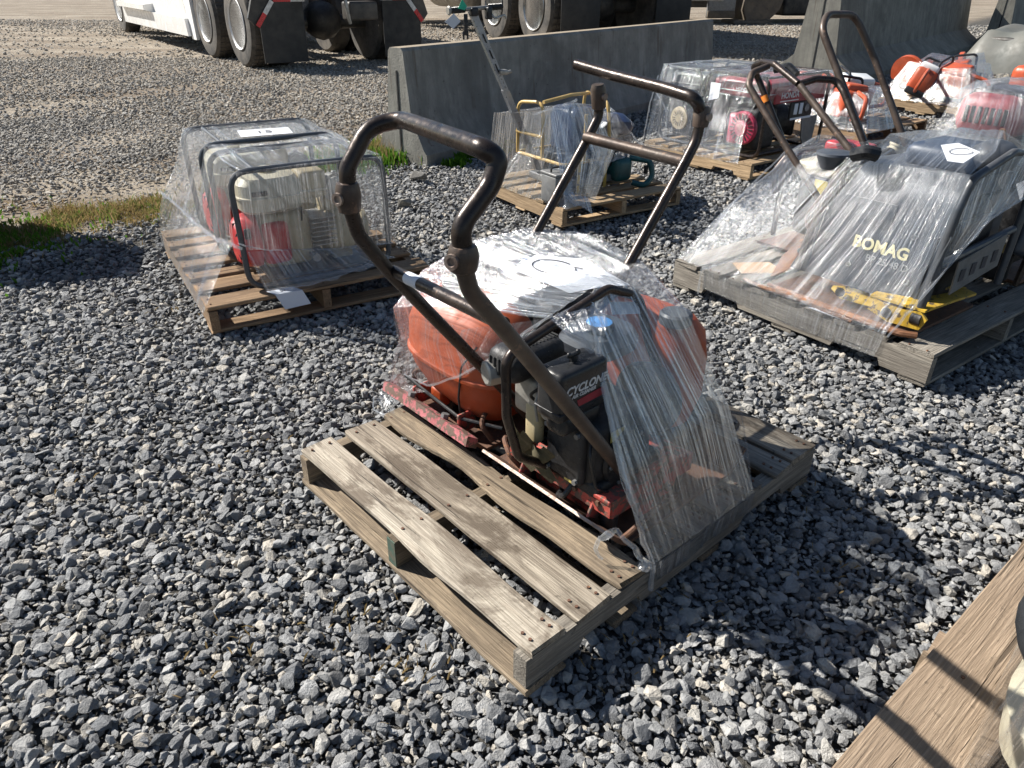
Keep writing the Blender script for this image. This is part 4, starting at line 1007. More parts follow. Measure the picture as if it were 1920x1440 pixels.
    t.part('muffler_outlet', MB().lathe((.30, .445, .545), (-1, .3, 0), [(0, .034), (.03, .034), (.034, .028), (.034, .012)], 8), 'alu', mf)
    t.part('cylinder_head', MB().rbox((.42, .40, .47), (.13, .10, .12), .02), 'alu', eb)
    t.part('cylinder_shroud', MB().rbox((.37, .375, .40), (.035, .05, .12), .012), 'cream2', eb)
    # rag stuffed by the cylinder
    rg = MB().sheet(lambda u, v: (.33 + .05 * v + .012 * math.sin(9 * u + 4 * v), .30 + .13 * u - .02 * math.sin(7 * v), .38 - .12 * v + .018 * math.sin(12 * u + 2) - .04 * abs(u - .5)), 16, 14); t.part('rag', rg, 'cloth')
    # fuel tank, blue topped cap
    ft = t.part('fuel_tank', tankshape(.60, .375, [(.535, .07, .06, 0, 0), (.545, .095, .085, 0, 0), (.575, .10, .09, 0, 0), (.600, .085, .075, 0, 0), (.610, .06, .05, 0, 0)]), 'hood')
    cp = t.part('filler_cap', MB().lathe((.575, .355, .605), (0, 0, 1), [(0, .036), (.006, .040), (.020, .040), (.026, .036)], 24), 'engine', ft)
    t.part('cap_paint', MB().lathe((.575, .355, .6315), (0, 0, 1), [(0, .035), (.001, .033)], 12), 'bluecap', cp)
    t.part('recoil_starter', MB().lathe((.67, .26, .40), (1, 0, 0), [(0, .10), (.02, .105), (.05, .095), (.06, .05), (.062, .01)], 28), 'engine', eb)
    # guard tube over the engine
    g = [(.47, .34, Z0 + .10), FM.Y(1050, 880, .33), FM.Y(972, 856, .33), FM.Y(950, 780, .33), FM.Y(948, 668, .33), FM.Y(1140, 541, .32), FM.Y(1198, 556, .30), FM.Y(1216, 640, .27), (.76, .25, .40), (.72, .25, Z0 + .14)]
    t.part('engine_guard', MB().tube(g, .0125, 12, .05), 'tube')
    t.part('spark_plug_lead', MB().tube([(.36, .345, .47), (.33, .36, .50), (.34, .33, .53), (.40, .32, .52)], .0045, 7, .02), 'black')
    t.part('throttle_cable', MB().tube([(.40, .20, .44), (.36, .17, .40), (.38, .16, .30), (.46, .15, .24), (.52, .14, .22)], .004, 7, .03), 'black')
    t.part('drain_hose', MB().tube([(.40, .25, .26), (.37, .26, .22), (.39, .30, .19), (.46, .33, .18)], .008, 8, .02), 'black')
    t.part('bed_strut', MB().rbox((.42, .18, Z0 + .10), (.05, .010, .10), .003, Euler((0, .5, 0)), 1), 'redpaint', bed); t.part('bed_strut', MB().rbox((.42, .44, Z0 + .10), (.05, .010, .10), .003, Euler((0, .5, 0)), 1), 'redpaint', bed)
    for y in (.16, .24, .38, .45): bolt(t, (.394, y, Z0 + .118), (-1, 0, 0), .008, .008, 'rust', bed)
    # orange water tank behind the engine
    tk = t.part('water_tank', tankshape(.86, .395, [(.22, .05, .11, 0, 0), (.25, .075, .15, 0, 0), (.34, .095, .175, 0, 0), (.46, .098, .175, 0, 0), (.54, .088, .16, 0, 0), (.575, .065, .13, 0, 0), (.585, .04, .09, 0, 0)], e=3.0), 'orange')
    t.part('tank_cap', MB().lathe((.82, .29, .575), (0, 0, 1), [(0, .040), (.004, .046), (.03, .046), (.036, .040)], 24), 'hood', tk)
    t.part('tank_rib', MB().rbox((.762, .395, .42), (.012, .03, .2), .005), 'orange', tk)
    t.part('spray_bar', MB().cyl((.95, .12, .26), (.95, .5, .26), .014), 'black')
    # handle: two bent legs, rubber clamps, folding bar, cross tube
    yR, yL = .15, .60
    hd = t.part('handle_leg', MB().tube([(.56, yR - .01, Z0 + .07), FM.Y(1160, 875, yR), FM.Y(930, 600, yR), FM.Y(882, 548, yR), FM.Y(869, 500, yR)], .0165, 14, .09), 'tube_brown')
    t.part('handle_leg', MB().tube([(.54, yL - .02, Z0 + .12), FM.Y(945, 730, yL), FM.Y(735, 515, yL), FM.Y(672, 440, yL), FM.Y(655, 385, yL)], .0165, 14, .09), 'tube')
    gR = [FM.Y(868, 475, yR), FM.Y(863, 425, yR), FM.Y(921, 347, yR), FM.Y(936, 298, yR)]
    gL = [FM.Y(752, 223, yL - .03), FM.Y(690, 238, yL), FM.Y(650, 318, yL), FM.Y(653, 350, yL)]
    t.part('grip_bar', MB().tube(gR + [FM.Y(905, 278, yR + .02)] + gL, .0178, 16, .075, fseg=7), 'tube')
    for (a, b) in (((869, 500), (868, 462)), ((655, 388), (651, 345))):
        y = yR if a[0] > 800 else yL; A_, B_ = FM.Y(*a, y), FM.Y(*b, y); d = (B_ - A_)
        mb = MB().lathe(A_ - d * .25, d, [(0, .018), (.003, .0235), (d.length * .45, .0265), (d.length * .75, .028), (d.length * 1.15, .025), (d.length * 1.3, .0225), (d.length * 1.34, .018)], 18)
        c = t.part('clamp_sleeve', mb, 'tube_brown'); m_ = A_.lerp(B_, .45)
        t.part('clamp_bolt', MB().lathe(m_ + V(-.026, -.004, 0), (-1, -.35, 0), [(0, .014), (.006, .014), (.006, .008), (.002, .006)], 14), 'edge', c)
    cr = t.part('cross_tube', MB().cyl(FM.Y(738, 508, yL), FM.Y(945, 608, yR), .0145, seg=14), 'tube')
    a, b = FM.Y(738, 508, yL), FM.Y(945, 608, yR); m_ = a.lerp(b, .16); d = (b - a)
    t.part('paper_sleeve', MB().cyl(m_, m_ + d * .13, .0152, seg=14), 'paper', cr)
near_compactor()

def far_compactor():
    t = Thing('plate_compactor', 'compactor with big orange tank and faded pink plate edge, left half of foreground pallet', 'plate compactor', FM, (.72, .86, .128), 'orange tanked plate compactors')
    Z0 = .128
    pts = [(.43, Z0 + .002), (.95, Z0 + .002), (1.02, Z0 + .07), (1.012, Z0 + .078), (.945, Z0 + .012), (.435, Z0 + .012), (.395, Z0 + .05), (.388, Z0 + .044)]
    bp = t.part('base_plate', MB().prism([(x, .655, z) for x, z in pts], (0, .45, 0)), 'rust')
    lip = t.part('lifting_edge', MB().prism([(.352, .655, Z0 + .055), (.362, .655, Z0 + .088), (.402, .655, Z0 + .062), (.392, .655, Z0 + .030)], (0, .455, 0)), 'pinkpaint')
    for y in (.80, .98): bolt(t, (.383, y, Z0 + .075), (.35, 0, .9), .013, .016, 'grey', lip)
    t.part('lip_gusset', MB().rbox((.44, 1.0, Z0 + .06), (.07, .012, .07), .003, None, 1), 'redpaint', bp); t.part('lip_gusset', MB().rbox((.44, .76, Z0 + .06), (.07, .012, .07), .003, None, 1), 'redpaint', bp)
    for y in (.91, .78): t.part('rubber_mount', MB().cyl((.50, y, Z0), (.50, y, Z0 + .07), .022), 'black')
    t.part('carry_rod', MB().tube([(.47, 1.08, Z0 + .03), (.45, 1.06, Z0 + .12), (.52, .98, Z0 + .125), (.6, .95, Z0 + .06)], .008, 8, .03), 'rust')
    t.part('carry_rod', MB().tube([(.46, .66, Z0 + .03), (.43, .68, Z0 + .09), (.50, .72, Z0 + .11), (.62, .76, Z0 + .06)], .008, 8, .03), 'rust')
    fr_ = t.part('tank_strap', MB().tube([(.425, 1.07, .228), (.415, .76, .208), (.47, .62, .215)], .006, 8, .04), 'black')
    tk = t.part('water_tank', tankshape(.555, .87, [(.165, .06, .10, .02, -.05), (.19, .09, .14, .01, -.045), (.24, .12, .185, 0, -.02), (.30, .140, .222, 0, 0), (.335, .146, .238, 0, 0), (.342, .152, .246, 0, 0), (.352, .152, .246, 0, 0), (.36, .146, .238, 0, 0), (.44, .142, .235, 0, 0), (.49, .128, .215, 0, 0), (.525, .10, .18, 0, .01), (.545, .07, .14, 0, .01), (.553, .05, .10, 0, .01)], e=2.9), 'orange')
    t.part('tank_seam', MB().tube([(.44, .70, .47), (.41, .74, .40), (.415, .765, .28), (.44, .79, .19)], .0035, 6, .06), 'engine', tk)
    t.part('tank_lug', MB().rbox((.47, .93, .20), (.05, .06, .06), .01), 'orange', tk)
    t.part('tank_cap', MB().lathe((.56, .94, .548), (0, 0, 1), [(0, .045), (.004, .05), (.026, .05), (.03, .044)], 20), 'black', tk)
    eb = t.part('engine_block', MB().rbox((.82, .86, .36), (.24, .24, .30), .03), 'engine'); t.part('fuel_tank', tankshape(.84, .83, [(.50, .11, .12, 0, 0), (.52, .13, .15, 0, 0), (.57, .13, .15, 0, 0), (.60, .10, .12, 0, 0)]), 'hood')
    t.part('filler_cap', MB().lathe((.80, .86, .60), (0, 0, 1), [(0, .03), (.02, .03)], 16), 'blue')
    t.part('muffler', MB().rbox((.78, .68, .50), (.20, .11, .10), .03), 'engine', eb)
    t.part('engine_bed', MB().rbox((.78, .86, Z0 + .09), (.42, .40, .02), .004), 'redpaint')
    # flat guard cage whose top carries the film
    for y in (.70, .97): t.part('engine_guard', MB().tube([(.72, y, Z0 + .10), (.70, y, .60), (.76, y, .645), (.96, y, .645), (1.01, y, .60), (1.0, y, Z0 + .10)], .012, 10, .04), 'frame_grey')
    t.part('guard_cross_bar', MB().cyl((.78, .70, .645), (.78, .97, .645), .010), 'frame_grey')
    # handle leaning away
    yL, yR = .95, .55
    t.part('handle_leg', MB().tube([(.60, yL, Z0 + .08), FM.Y(1000, 447, yL), FM.Y(1103, 258, yL), FM.Y(1124, 215, yL), FM.Y(1121, 185, yL)], .0165, 14, .08), 'tube')
    t.part('handle_leg', MB().tube([(.62, yR + .02, Z0 + .08), FM.Y(1178, 497, yR), FM.Y(1284, 305, yR), FM.Y(1306, 262, yR), FM.Y(1312, 232, yR)], .0165, 14, .08), 'tube')
    x_ = FM.Y(1121, 170, yL).x
    t.part('grip_bar', MB().tube([FM.X(1081, 121, x_ + .02), FM.X(1150, 141, x_ + .02), FM.X(1245, 165, x_ + .01), FM.Y(1306, 184, yR), FM.Y(1318, 222, yR)], .0185, 16, .05, fseg=7), 'tube')
    t.part('cross_tube', MB().cyl(FM.Y(1098, 257, yL), FM.Y(1288, 305, yR), .0185, seg=14), 'tube_brown')
    for (a, b, y) in (((1123, 200), (1121, 160), yL), ((1313, 235), (1317, 200), yR)):
        A_, B_ = FM.Y(*a, y), FM.Y(*b, y); d = B_ - A_
        c = t.part('clamp_sleeve', MB().lathe(A_ - d * .1, d, [(0, .017), (.003, .024), (d.length * .9, .026), (d.length * 1.15, .02)], 16), 'tube_brown')
        m_ = A_.lerp(B_, .5); t.part('clamp_bolt', MB().lathe(m_ + V(.0, -.024, 0), (0, -1, 0), [(0, .012), (.008, .012), (.008, .005)], 12), 'edge', c)
far_compactor()

def main_wrap():
    t = wrap('film pulled over the two orange compactors in the foreground', FM, (.66, .5, .13))
    A0 = V(.335, .97, .54); A1 = V(.50, 1.04, .60); A2 = V(.70, 1.02, .66); A3 = V(.90, .99, .665); A4 = V(1.03, .86, .655)
    F0 = V(.33, .63, .585); G0 = V(.37, .345, .705); G1 = V(.52, .33, .752); G2 = V(.62, .315, .738); G3 = V(.69, .24, .685); G4 = V(.76, .215, .655)
    T3 = V(1.02, .72, .655)
    # top
    sheet_obj(t, [[A0, A1, A2, A3, A4], [(.345, .80, .60), (.50, .84, .635), (.70, .80, .66), (.88, .80, .66), T3], [(.40, .55, .64), (.50, .56, .67), (.66, .52, .675), (.85, .5, .665), (.95, .52, .66)], [G0, G1, G2, G3, G4]], 'film_shine', 80, 26, .009, 26)
    # skirt over the orange tank's near face
    sheet_obj(t, [[G0, F0, (.335, .80, .60), A0], [(.372, .46, .57), (.375, .63, .50), (.37, .85, .45), (.375, 1.03, .47)], [FM.X(985, 622, .36), FM.X(945, 656, .375), FM.X(868, 700, .385), FM.X(805, 722, .39), FM.X(758, 700, .42)]], 'film', 60, 14, .009, 18, rag=.02)
    rope(t, [FM.X(1035, 592, .34), FM.X(985, 622, .355), FM.X(945, 656, .37), FM.X(868, 702, .38), FM.X(805, 724, .385), FM.X(758, 702, .41)], .004)
    # left side down to the far stringer, bunched at the near corner
    sheet_obj(t, [[A0, A1, A2, A3], [(.42, 1.085, .38), (.55, 1.10, .38), (.75, 1.09, .38), (.98, 1.06, .38)], [(.36, 1.12, .16), (.50, 1.09, .135), (.80, 1.08, .13), (1.1, 1.07, .13)]], 'film_thin', 40, 16, .010, 16)
    sheet_obj(t, [[FM.X(745, 690, .40), FM.X(765, 720, .41), FM.X(800, 735, .41)], [FM.X(712, 735, .38), FM.X(728, 760, .37), FM.X(742, 740, .40)], [FM.Z(708, 752, .14), FM.Z(722, 772, .14), FM.Z(740, 776, .15)]], 'vinyl_film', 16, 10, .014, 40, name='film_tuft')
    rope(t, [FM.Z(700, 745, .13), FM.Z(700, 768, .13), FM.Z(722, 778, .14)], .003)
    # right curtain: guard top fanning down to the near stringer
    Gp = FM.Y(1118, 655, .24)
    sheet_obj(t, [[Gp, (.46, .29, .70), G1, G2, G3, G4], [(.40, .10, .34), (.50, .09, .38), (.60, .09, .40), (.70, .09, .41), (.80, .10, .40), (.86, .11, .38)], [(.425, -.008, .135), (.50, -.008, .13), (.60, -.008, .13), (.72, -.008, .13), (.84, -.008, .13), (.885, -.004, .128)]], 'film_haze', 90, 26, .007, 30)
    sheet_obj(t, [[(.415, -.008, .130), (.6, -.008, .130), (.9, -.006, .128)], [(.42, -.006, .07), (.6, -.006, .06), (.88, -.006, .06)], [(.43, .01, .03), (.6, .02, .02), (.86, .03, .02)]], 'film_haze', 50, 6, .006, 26)
    # inner bunch from the guard across the air cleaner to the pinch
    sheet_obj(t, [[FM.Y(1030, 596, .33), FM.Y(1080, 570, .33), FM.Y(1140, 541, .33)], [FM.Y(1062, 630, .27), FM.Y(1095, 622, .25), FM.Y(1135, 620, .24)], [FM.Y(1108, 664, .225), FM.Y(1116, 658, .225), FM.Y(1124, 668, .22)]], 'film_thin', 30, 10, .008, 30)
    rope(t, [Gp, FM.Y(1145, 790, .16), (.40, .06, .30), (.418, -.008, .14), (.415, -.014, .06)], .008)
    # the +x side and the back
    sheet_obj(t, [[G4, (.95, .50, .66), T3, A4], [(.93, .12, .38), (1.06, .45, .40), (1.10, .7, .4), (1.1, .9, .4)], [(.885, -.004, .128), (1.00, .35, .13), (1.08, .75, .13), (1.12, 1.05, .13)]], 'film_thin', 60, 18, .009, 18)
    sheet_obj(t, [[A3, A4], [(1.0, 1.05, .4), (1.1, .95, .4)], [(1.08, 1.08, .13), (1.12, 1.05, .13)]], 'film_thin', 16, 10, .006, 18)
    rope(t, [(.335, .10, .20), (.36, .07, .235), (.37, .02, .21), (.40, -.008, .15)], .009, name='film_tail')
    rope(t, [(.335, .10, .20), (.325, .10, .17), (.335, .085, .145)], .006, name='film_tail')
    t.part('knot', MB().ball((.395, -.005, .145), (.04, .03, .02), jit=.5), 'film_rope')
    # note paper under the top film
    pz_ = .668
    pp = [FM.Z(x, y, pz_) for x, y in ((961, 505), (1002, 479), (1094, 485), (1182, 532), (1124, 536), (1068, 547))]
    n = Thing('paper_note', 'white note with a hand drawn loop under the film over the foreground compactors', 'note', FM, tuple(sum(pp, V(0, 0, 0)) / 6))
    quad(n, 'sheet', [(p.x, p.y, pz_ - (.0 if i < 3 else .004)) for i, p in enumerate(pp)], 'paper')
    c = FM.Z(1038, 500, pz_ + .002); e1 = FM.Z(1078, 502, pz_ + .002) - c; e2 = FM.Z(1030, 487, pz_ + .002) - c
    n.part('marker_loop', MB().tube([c + e1 * math.cos(a) + e2 * math.sin(a) for a in np.linspace(.5, 2 * PI + .1, 30)] + [c + e1 * 1.35 - e2 * .1], .0014, 5), 'ink')
    pc = FM.Y(1165, 580, .30); n2 = Thing('paper_note', 'small white note taped inside the film above the blue fuel cap', 'note', FM, tuple(pc))
    quad(n2, 'sheet', [FM.Y(1143, 566, .31), FM.Y(1196, 566, .30), FM.Y(1201, 588, .28), FM.Y(1148, 590, .29)], 'paper', (0, .0006, 0))
main_wrap()
# ---------------------------------------------------------------- left pallet: two engine pumps in tube frames
def round_loop(t, pts, r, mat, fil=.07, name='frame_loop', closed=True):
    return t.part(name, MB().tube(pts, r, 10, fil, closed=closed), mat)
def pump(label, y0, y1, x0, x1, zt, detail=True):
    t = Thing('water_pump', label, 'engine pump', FG, ((x0 + x1) / 2, (y0 + y1) / 2, .13), 'framed engine pumps')
    for y in (y0, y1): round_loop(t, [(x0, y, .145), (x0 - .01, y, zt), (x1, y, zt), (x1, y, .145)], .013, 'frame_grey', .085)
    for x in (x0 + .12, x1 - .12): t.part('base_rail', MB().cyl((x, y0, .15), (x, y1, .15), .012), 'frame_grey')
    t.part('frame_bar', MB().cyl((x0 + .1, y0, zt), (x0 + .1, y1, zt), .009), 'frame_grey')
    t.part('base_plate', MB().box(((x0 + x1) / 2, (y0 + y1) / 2, .165), (x1 - x0 - .2, y1 - y0 - .04, .012)), 'frame_grey')
    cy_ = (y0 + y1) / 2; yf = y0 + .05
    tk = t.part('fuel_tank', tankshape(x0 + .185, cy_ - .02, [(.455, .13, .12, 0, 0), (.47, .145, .14, 0, 0), (.522, .150, .145, 0, 0), (.524, .158, .153, 0, 0), (.532, .158, .153, 0, 0), (.535, .150, .145, 0, 0), (.585, .148, .140, 0, 0), (.612, .125, .12, 0, 0), (.62, .09, .08, 0, 0)]), 'cream')
    t.part('filler_cap', MB().lathe((x0 + .19, cy_ - .03, .618), (0, 0, 1), [(0, .033), (.022, .033), (.026, .028)], 20), 'cream2', tk)
    t.part('tank_badge', MB().box((x0 + .12, cy_ - .165, .555), (.07, .002, .022)), 'black', tk)
    eb = t.part('engine_block', MB().rbox((x0 + .23, cy_, .31), (.24, .24, .26), .04), 'cream2')
    for k in range(7): t.part('cooling_fin', MB().rbox((x0 + .40, cy_ - .06, .27 + k * .022), (.12, .17, .005), .001, None, 1), 'alu', eb)
    rc = t.part('recoil_starter', MB().lathe((x0 + .10, cy_ - .03, .315), (-1, 0, 0), [(0, .128), (.02, .130), (.07, .122), (.10, .095), (.108, .03), (.11, .005)], 28), 'red', eb)
    for k in range(10):
        a = k * PI / 5; t.part('vent_slot', MB().rbox((x0 + .012, cy_ - .03 + math.cos(a) * .085, .315 + math.sin(a) * .085), (.03, .008, .035), .002, Euler((a + PI / 2, 0, 0)), 1), 'darkline', rc)
    t.part('pull_handle', MB().rbox((x0 + .04, cy_ - .15, .38), (.03, .02, .05), .008), 'black', rc)
    t.part('red_shroud', MB().rbox((x0 + .17, yf + .05, .31), (.13, .06, .20), .03), 'red', eb)
    ac = t.part('air_filter_box', MB().rbox((x0 + .38, cy_ - .05, .555), (.13, .15, .13), .022), 'cream2'); t.part('box_rim', MB().rbox((x0 + .38, cy_ - .05, .53), (.145, .165, .012), .004), 'cream', ac)
    ds = t.part('discharge_port', MB().lathe((x0 + .49, cy_ - .02, .525), (0, -1, 0), [(0, .055), (.06, .055), (.06, .066), (.085, .066), (.085, .055), (.105, .055), (.107, .05), (.107, .01)], 28), 'alu')
    for a in range(4): t.part('cap_lug', MB().rbox((x0 + .49 + math.cos(a * PI / 2) * .068, cy_ - .095, .525 + math.sin(a * PI / 2) * .068), (.02, .02, .02), .005), 'alu', ds)
    vol = t.part('pump_casing', MB().lathe((x0 + .42, cy_, .30), (1, 0, 0), [(0, .10), (.02, .13), (.10, .135), (.14, .12), (.16, .07), (.20, .06), (.205, .075), (.23, .075), (.232, .05)], 30), 'cream2')
    t.part('pump_foot', MB().rbox((x0 + .50, cy_, .19), (.10, .16, .05), .01), 'cream2', vol); t.part('casing_top', MB().rbox((x0 + .49, cy_, .43), (.12, .14, .10), .03), 'cream2', vol)
    for a in range(8): bolt(t, (x0 + .50 + .0, cy_ + math.cos(a * PI / 4) * .12, .30 + math.sin(a * PI / 4) * .12), (1, 0, 0), .008, .07, 'grey', vol)
    t.part('control_lever', MB().tube([(x0 + .30, cy_ - .13, .40), (x0 + .30, cy_ - .16, .47)], .004), 'black'); t.part('drain_plug', MB().cyl((x0 + .34, cy_ - .12, .22), (x0 + .34, cy_ - .17, .22), .02, seg=8), 'alu', eb)
pump('nearer engine pump with cream tank and red starter inside its tube frame', .10, .54, .215, .905, .675)
pump('farther engine pump hidden behind the first inside hazy film at the left', .64, 1.11, .20, .87, .695)
def wrapG():
    t = wrap('film over the two framed pumps on the left pallet', FG, (.53, .6, .13))
    z1, z2 = .682, .70
    sheet_obj(t, [[(.24, .10, z1), (.55, .09, z1 + .002), (.90, .10, z1)], [(.23, .36, z1 - .012), (.55, .34, z1 - .02), (.89, .36, z1 - .01)], [(.22, .60, z2), (.55, .6, z2 - .012), (.87, .6, z2)], [(.21, .86, z2 - .012), (.55, .88, z2 - .02), (.86, .86, z2 - .01)], [(.205, 1.12, z2), (.55, 1.12, z2 + .004), (.86, 1.12, z2)]], 'film_shine', 60, 12, .006, 14)
    # front face: taut down to a gathered line across the middle
    sheet_obj(t, [[(.235, .085, .675), (.55, .082, .683), (.90, .085, .675)], [(.225, .080, .50), (.55, .084, .49), (.915, .082, .47)], [(.22, .080, .335), (.55, .078, .29), (.92, .08, .25)]], 'film', 70, 14, .006, 20)
    rope(t, [(.19, .07, .375), (.30, .072, .325), (.55, .072, .287), (.80, .074, .262), (.925, .078, .255)], .004)
    # loose skirt blown over the frame foot
    sheet_obj(t, [[(.22, .078, .33), (.40, .075, .31), (.60, .074, .28), (.75, .075, .265)], [(.25, .05, .22), (.42, .03, .22), (.60, .03, .23), (.82, .04, .25)], [(.27, .04, .15), (.45, -.02, .155), (.65, .0, .17), (.90, .03, .20)]], 'film_thin', 60, 14, .02, 9, rag=.05, sag=.01)
    rope(t, [(.27, .035, .152), (.45, -.02, .158), (.65, .0, .172), (.80, .01, .21), (.90, .03, .20)], .003)
    # left side: twisted to a knot near the middle, then flaring to the pallet corner
    kn = (.165, .10, .40)
    sheet_obj(t, [[(.205, 1.12, z2), (.21, .86, z2 - .012), (.215, .62, z2 - .005), (.22, .36, z1), (.235, .10, z1)], [(.13, 1.12, .53), (.14, .88, .52), (.15, .64, .50), (.16, .40, .48), (.185, .11, .50)], [(.04, 1.14, .37), (.07, .92, .36), (.10, .60, .355), (.13, .35, .35), (.175, .085, .38)]], 'film_shine', 70, 14, .010, 16)
    rope(t, [(.03, 1.14, .38), (.06, .92, .37), (.10, .58, .345), (.135, .32, .335), (.175, .07, .37), (.20, .075, .35)], .010)
    sheet_obj(t, [[(.04, 1.14, .37), (.07, .92, .36), (.10, .60, .355), (.13, .35, .35), (.175, .085, .38)], [(.0, 1.16, .24), (.02, .95, .24), (.05, .62, .25), (.07, .35, .25), (.10, .10, .25)], [(-.02, 1.18, .10), (-.022, .95, .09), (-.018, .62, .09), (-.016, .35, .08), (-.02, .02, .10)]], 'film', 60, 12, .014, 14)
    # right side
    sheet_obj(t, [[(.90, .10, z1), (.89, .36, z1 - .01), (.87, .6, z2), (.86, 1.12, z2)], [(.93, .085, .42), (.96, .36, .42), (.95, .6, .42), (.93, 1.1, .42)], [(.95, .10, .24), (1.06, .40, .14), (1.08, .7, .12), (1.06, 1.15, .12)]], 'film_thin', 50, 12, .010, 14)
    sheet_obj(t, [[(.205, 1.12, z2), (.86, 1.12, z2)], [(.16, 1.17, .42), (.92, 1.16, .42)], [(.0, 1.20, .12), (1.02, 1.2, .12)]], 'film_thin', 30, 12, .010, 14)
    n = Thing('paper_tag', 'white paper tag folded over the front edge of the left pallet', 'tag', FG, (.33, .0, .13))
    A_ = [(.27, .055, .137), (.395, .048, .137), (.42, -.012, .137), (.295, -.006, .137)]
    quad(n, 'sheet', A_, 'paper'); quad(n, 'hanging_flap', [(.295, -.006, .137), (.42, -.012, .137), (.445, -.034, .072), (.325, -.028, .066)], 'paper', (0, .0006, 0))
    n.text('15', .03, (.34, .025, .1382), (-1, .05, 0), (0, -1, 0), 'ink', ext=.0002)
    n2 = Thing('paper_note', 'white note with marker figures under the film on top of the framed pumps', 'note', FG, (.55, .85, .705))
    quad(n2, 'sheet', [(.42, .76, .694), (.68, .74, .694), (.70, .90, .697), (.44, .93, .697)], 'paper')
    n2.text('15', .09, (.555, .83, .6975), (1, -.1, 0), (0, 1, 0), 'ink', ext=.0002)
wrapG()

# ---------------------------------------------------------------- middle pallet: yellow cage machine, blue tank, teal saw, mast with handlebar
def cage_machine():
    t = Thing('framed_machine', 'yellow tube framed machine with dark blue tank on the pallet before the barrier', 'machine', FD, (.35, .45, .13))
    r = .0115
    ring = [FD.Z(969, 284, .34), FD.Z(1058, 311, .33), FD.Z(1152, 292, .33), FD.Z(1085, 266, .34)]
    t.part('frame_ring', MB().tube(ring, r, 10, .04, closed=True), 'yellowtube')
    mid = [p + V(0, 0, .14) for p in ring]; t.part('frame_ring', MB().tube([mid[0], mid[0].lerp(mid[1], .55)], r, 10, .04), 'yellowtube')
    a, b, c, d = ring; up = V(0, 0, 1)
    t.part('frame_hoop', MB().tube([a.lerp(b, .02), a.lerp(b, .02) + up * .33, a.lerp(b, .55) + up * .36, a.lerp(b, .55)], r, 10, .07), 'yellowtube')
    t.part('frame_hoop', MB().tube([d.lerp(c, .1), d.lerp(c, .1) + up * .36, c.lerp(b, .2) + up * .36, c.lerp(b, .1)], r, 10, .08), 'yellowtube')
    t.part('frame_rail', MB().tube([a.lerp(b, .55) + up * .36, (a + b + c + d) / 4 + up * .38, d.lerp(c, .3) + up * .36], r, 10, .06), 'yellowtube')
    t.part('frame_post', MB().cyl(b.lerp(c, .38), b.lerp(c, .38) + up * .30, r), 'yellowtube')
    for f in (.28, .82):
        p = b.lerp(c, f); t.part('frame_strap', MB().rbox(p - up * .10 + V(0, -.004, 0), (.028, .005, .20), .002, None, 1), 'yellow')
    t.part('base_tray', MB().rbox(((a + b + c + d) / 4).xy.to_3d() + V(.02, -.02, .185), (.46, .40, .05), .01), 'grey')
    m_ = ((a + b + c + d) / 4); m_.z = 0
    tk = t.part('tank', MB().rbox(m_ + V(.03, -.02, .50), (.24, .30, .30), .05), 'navy'); t.part('tank_cap', MB().lathe(m_ + V(.03, -.02, .65), (0, 0, 1), [(0, .03), (.02, .03)], 16), 'black', tk)
    t.part('motor', MB().rbox(m_ + V(.02, -.02, .28), (.34, .30, .18), .04), 'black'); t.part('muffler', MB().rbox(m_ + V(.16, -.12, .34), (.10, .12, .10), .03), 'alu')
    t.part('brace', MB().cyl(m_ + V(.0, -.22, .22), m_ + V(.14, -.20, .30), .008), 'alu')
    bx = Thing('control_box', 'grey plastic box at the near left corner of the small pallet', 'box', FD, (.03, .18, .13))
    bx.part('box_body', MB().rbox((.055, .17, .225), (.13, .17, .18), .015), 'grey'); bx.part('box_lid', MB().rbox((.055, .17, .32), (.138, .178, .018), .006), 'grey')
    bx.part('latch', MB().rbox((.055, .08, .29), (.03, .012, .04), .004), 'alu'); bx.part('handle', MB().tube([(.01, .17, .325), (.01, .17, .355), (.10, .17, .355), (.10, .17, .325)], .006, 8, .015), 'black')
    bg_ = Thing('seat', 'rounded dark seat cushion wrapped beside the blue tank', 'seat', FD, (.72, .60, .4))
    bg_ = bg_.part('cushion', MB().ball(FD.Y(1150, 235, .60), (.30, .32, .17), jit=.2), 'navy')
    s = Thing('cutoff_saw', 'dark teal power saw standing at the right of the small pallet', 'power tool', FD, (.76, .30, .13))
    s.part('motor_body', MB().rbox((.70, .38, .24), (.15, .26, .16), .04), 'teal'); s.part('rear_handle', MB().tube([(.77, .30, .31), (.86, .18, .30), (.87, .16, .20), (.80, .15, .145), (.74, .22, .16)], .020, 10, .05), 'teal')
    s.part('blade_guard', MB().lathe((.60, .50, .24), (1, 0, 0), [(0, .03), (0, .13), (.03, .135), (.035, .02)], 26), 'teal'); s.part('trigger', MB().rbox((.84, .20, .24), (.02, .03, .06), .006), 'black')
    s.part('front_handle', MB().tube([(.62, .33, .27), (.62, .30, .37), (.74, .30, .38), (.76, .33, .29)], .012, 8, .03), 'black')
    return t
cage_machine()
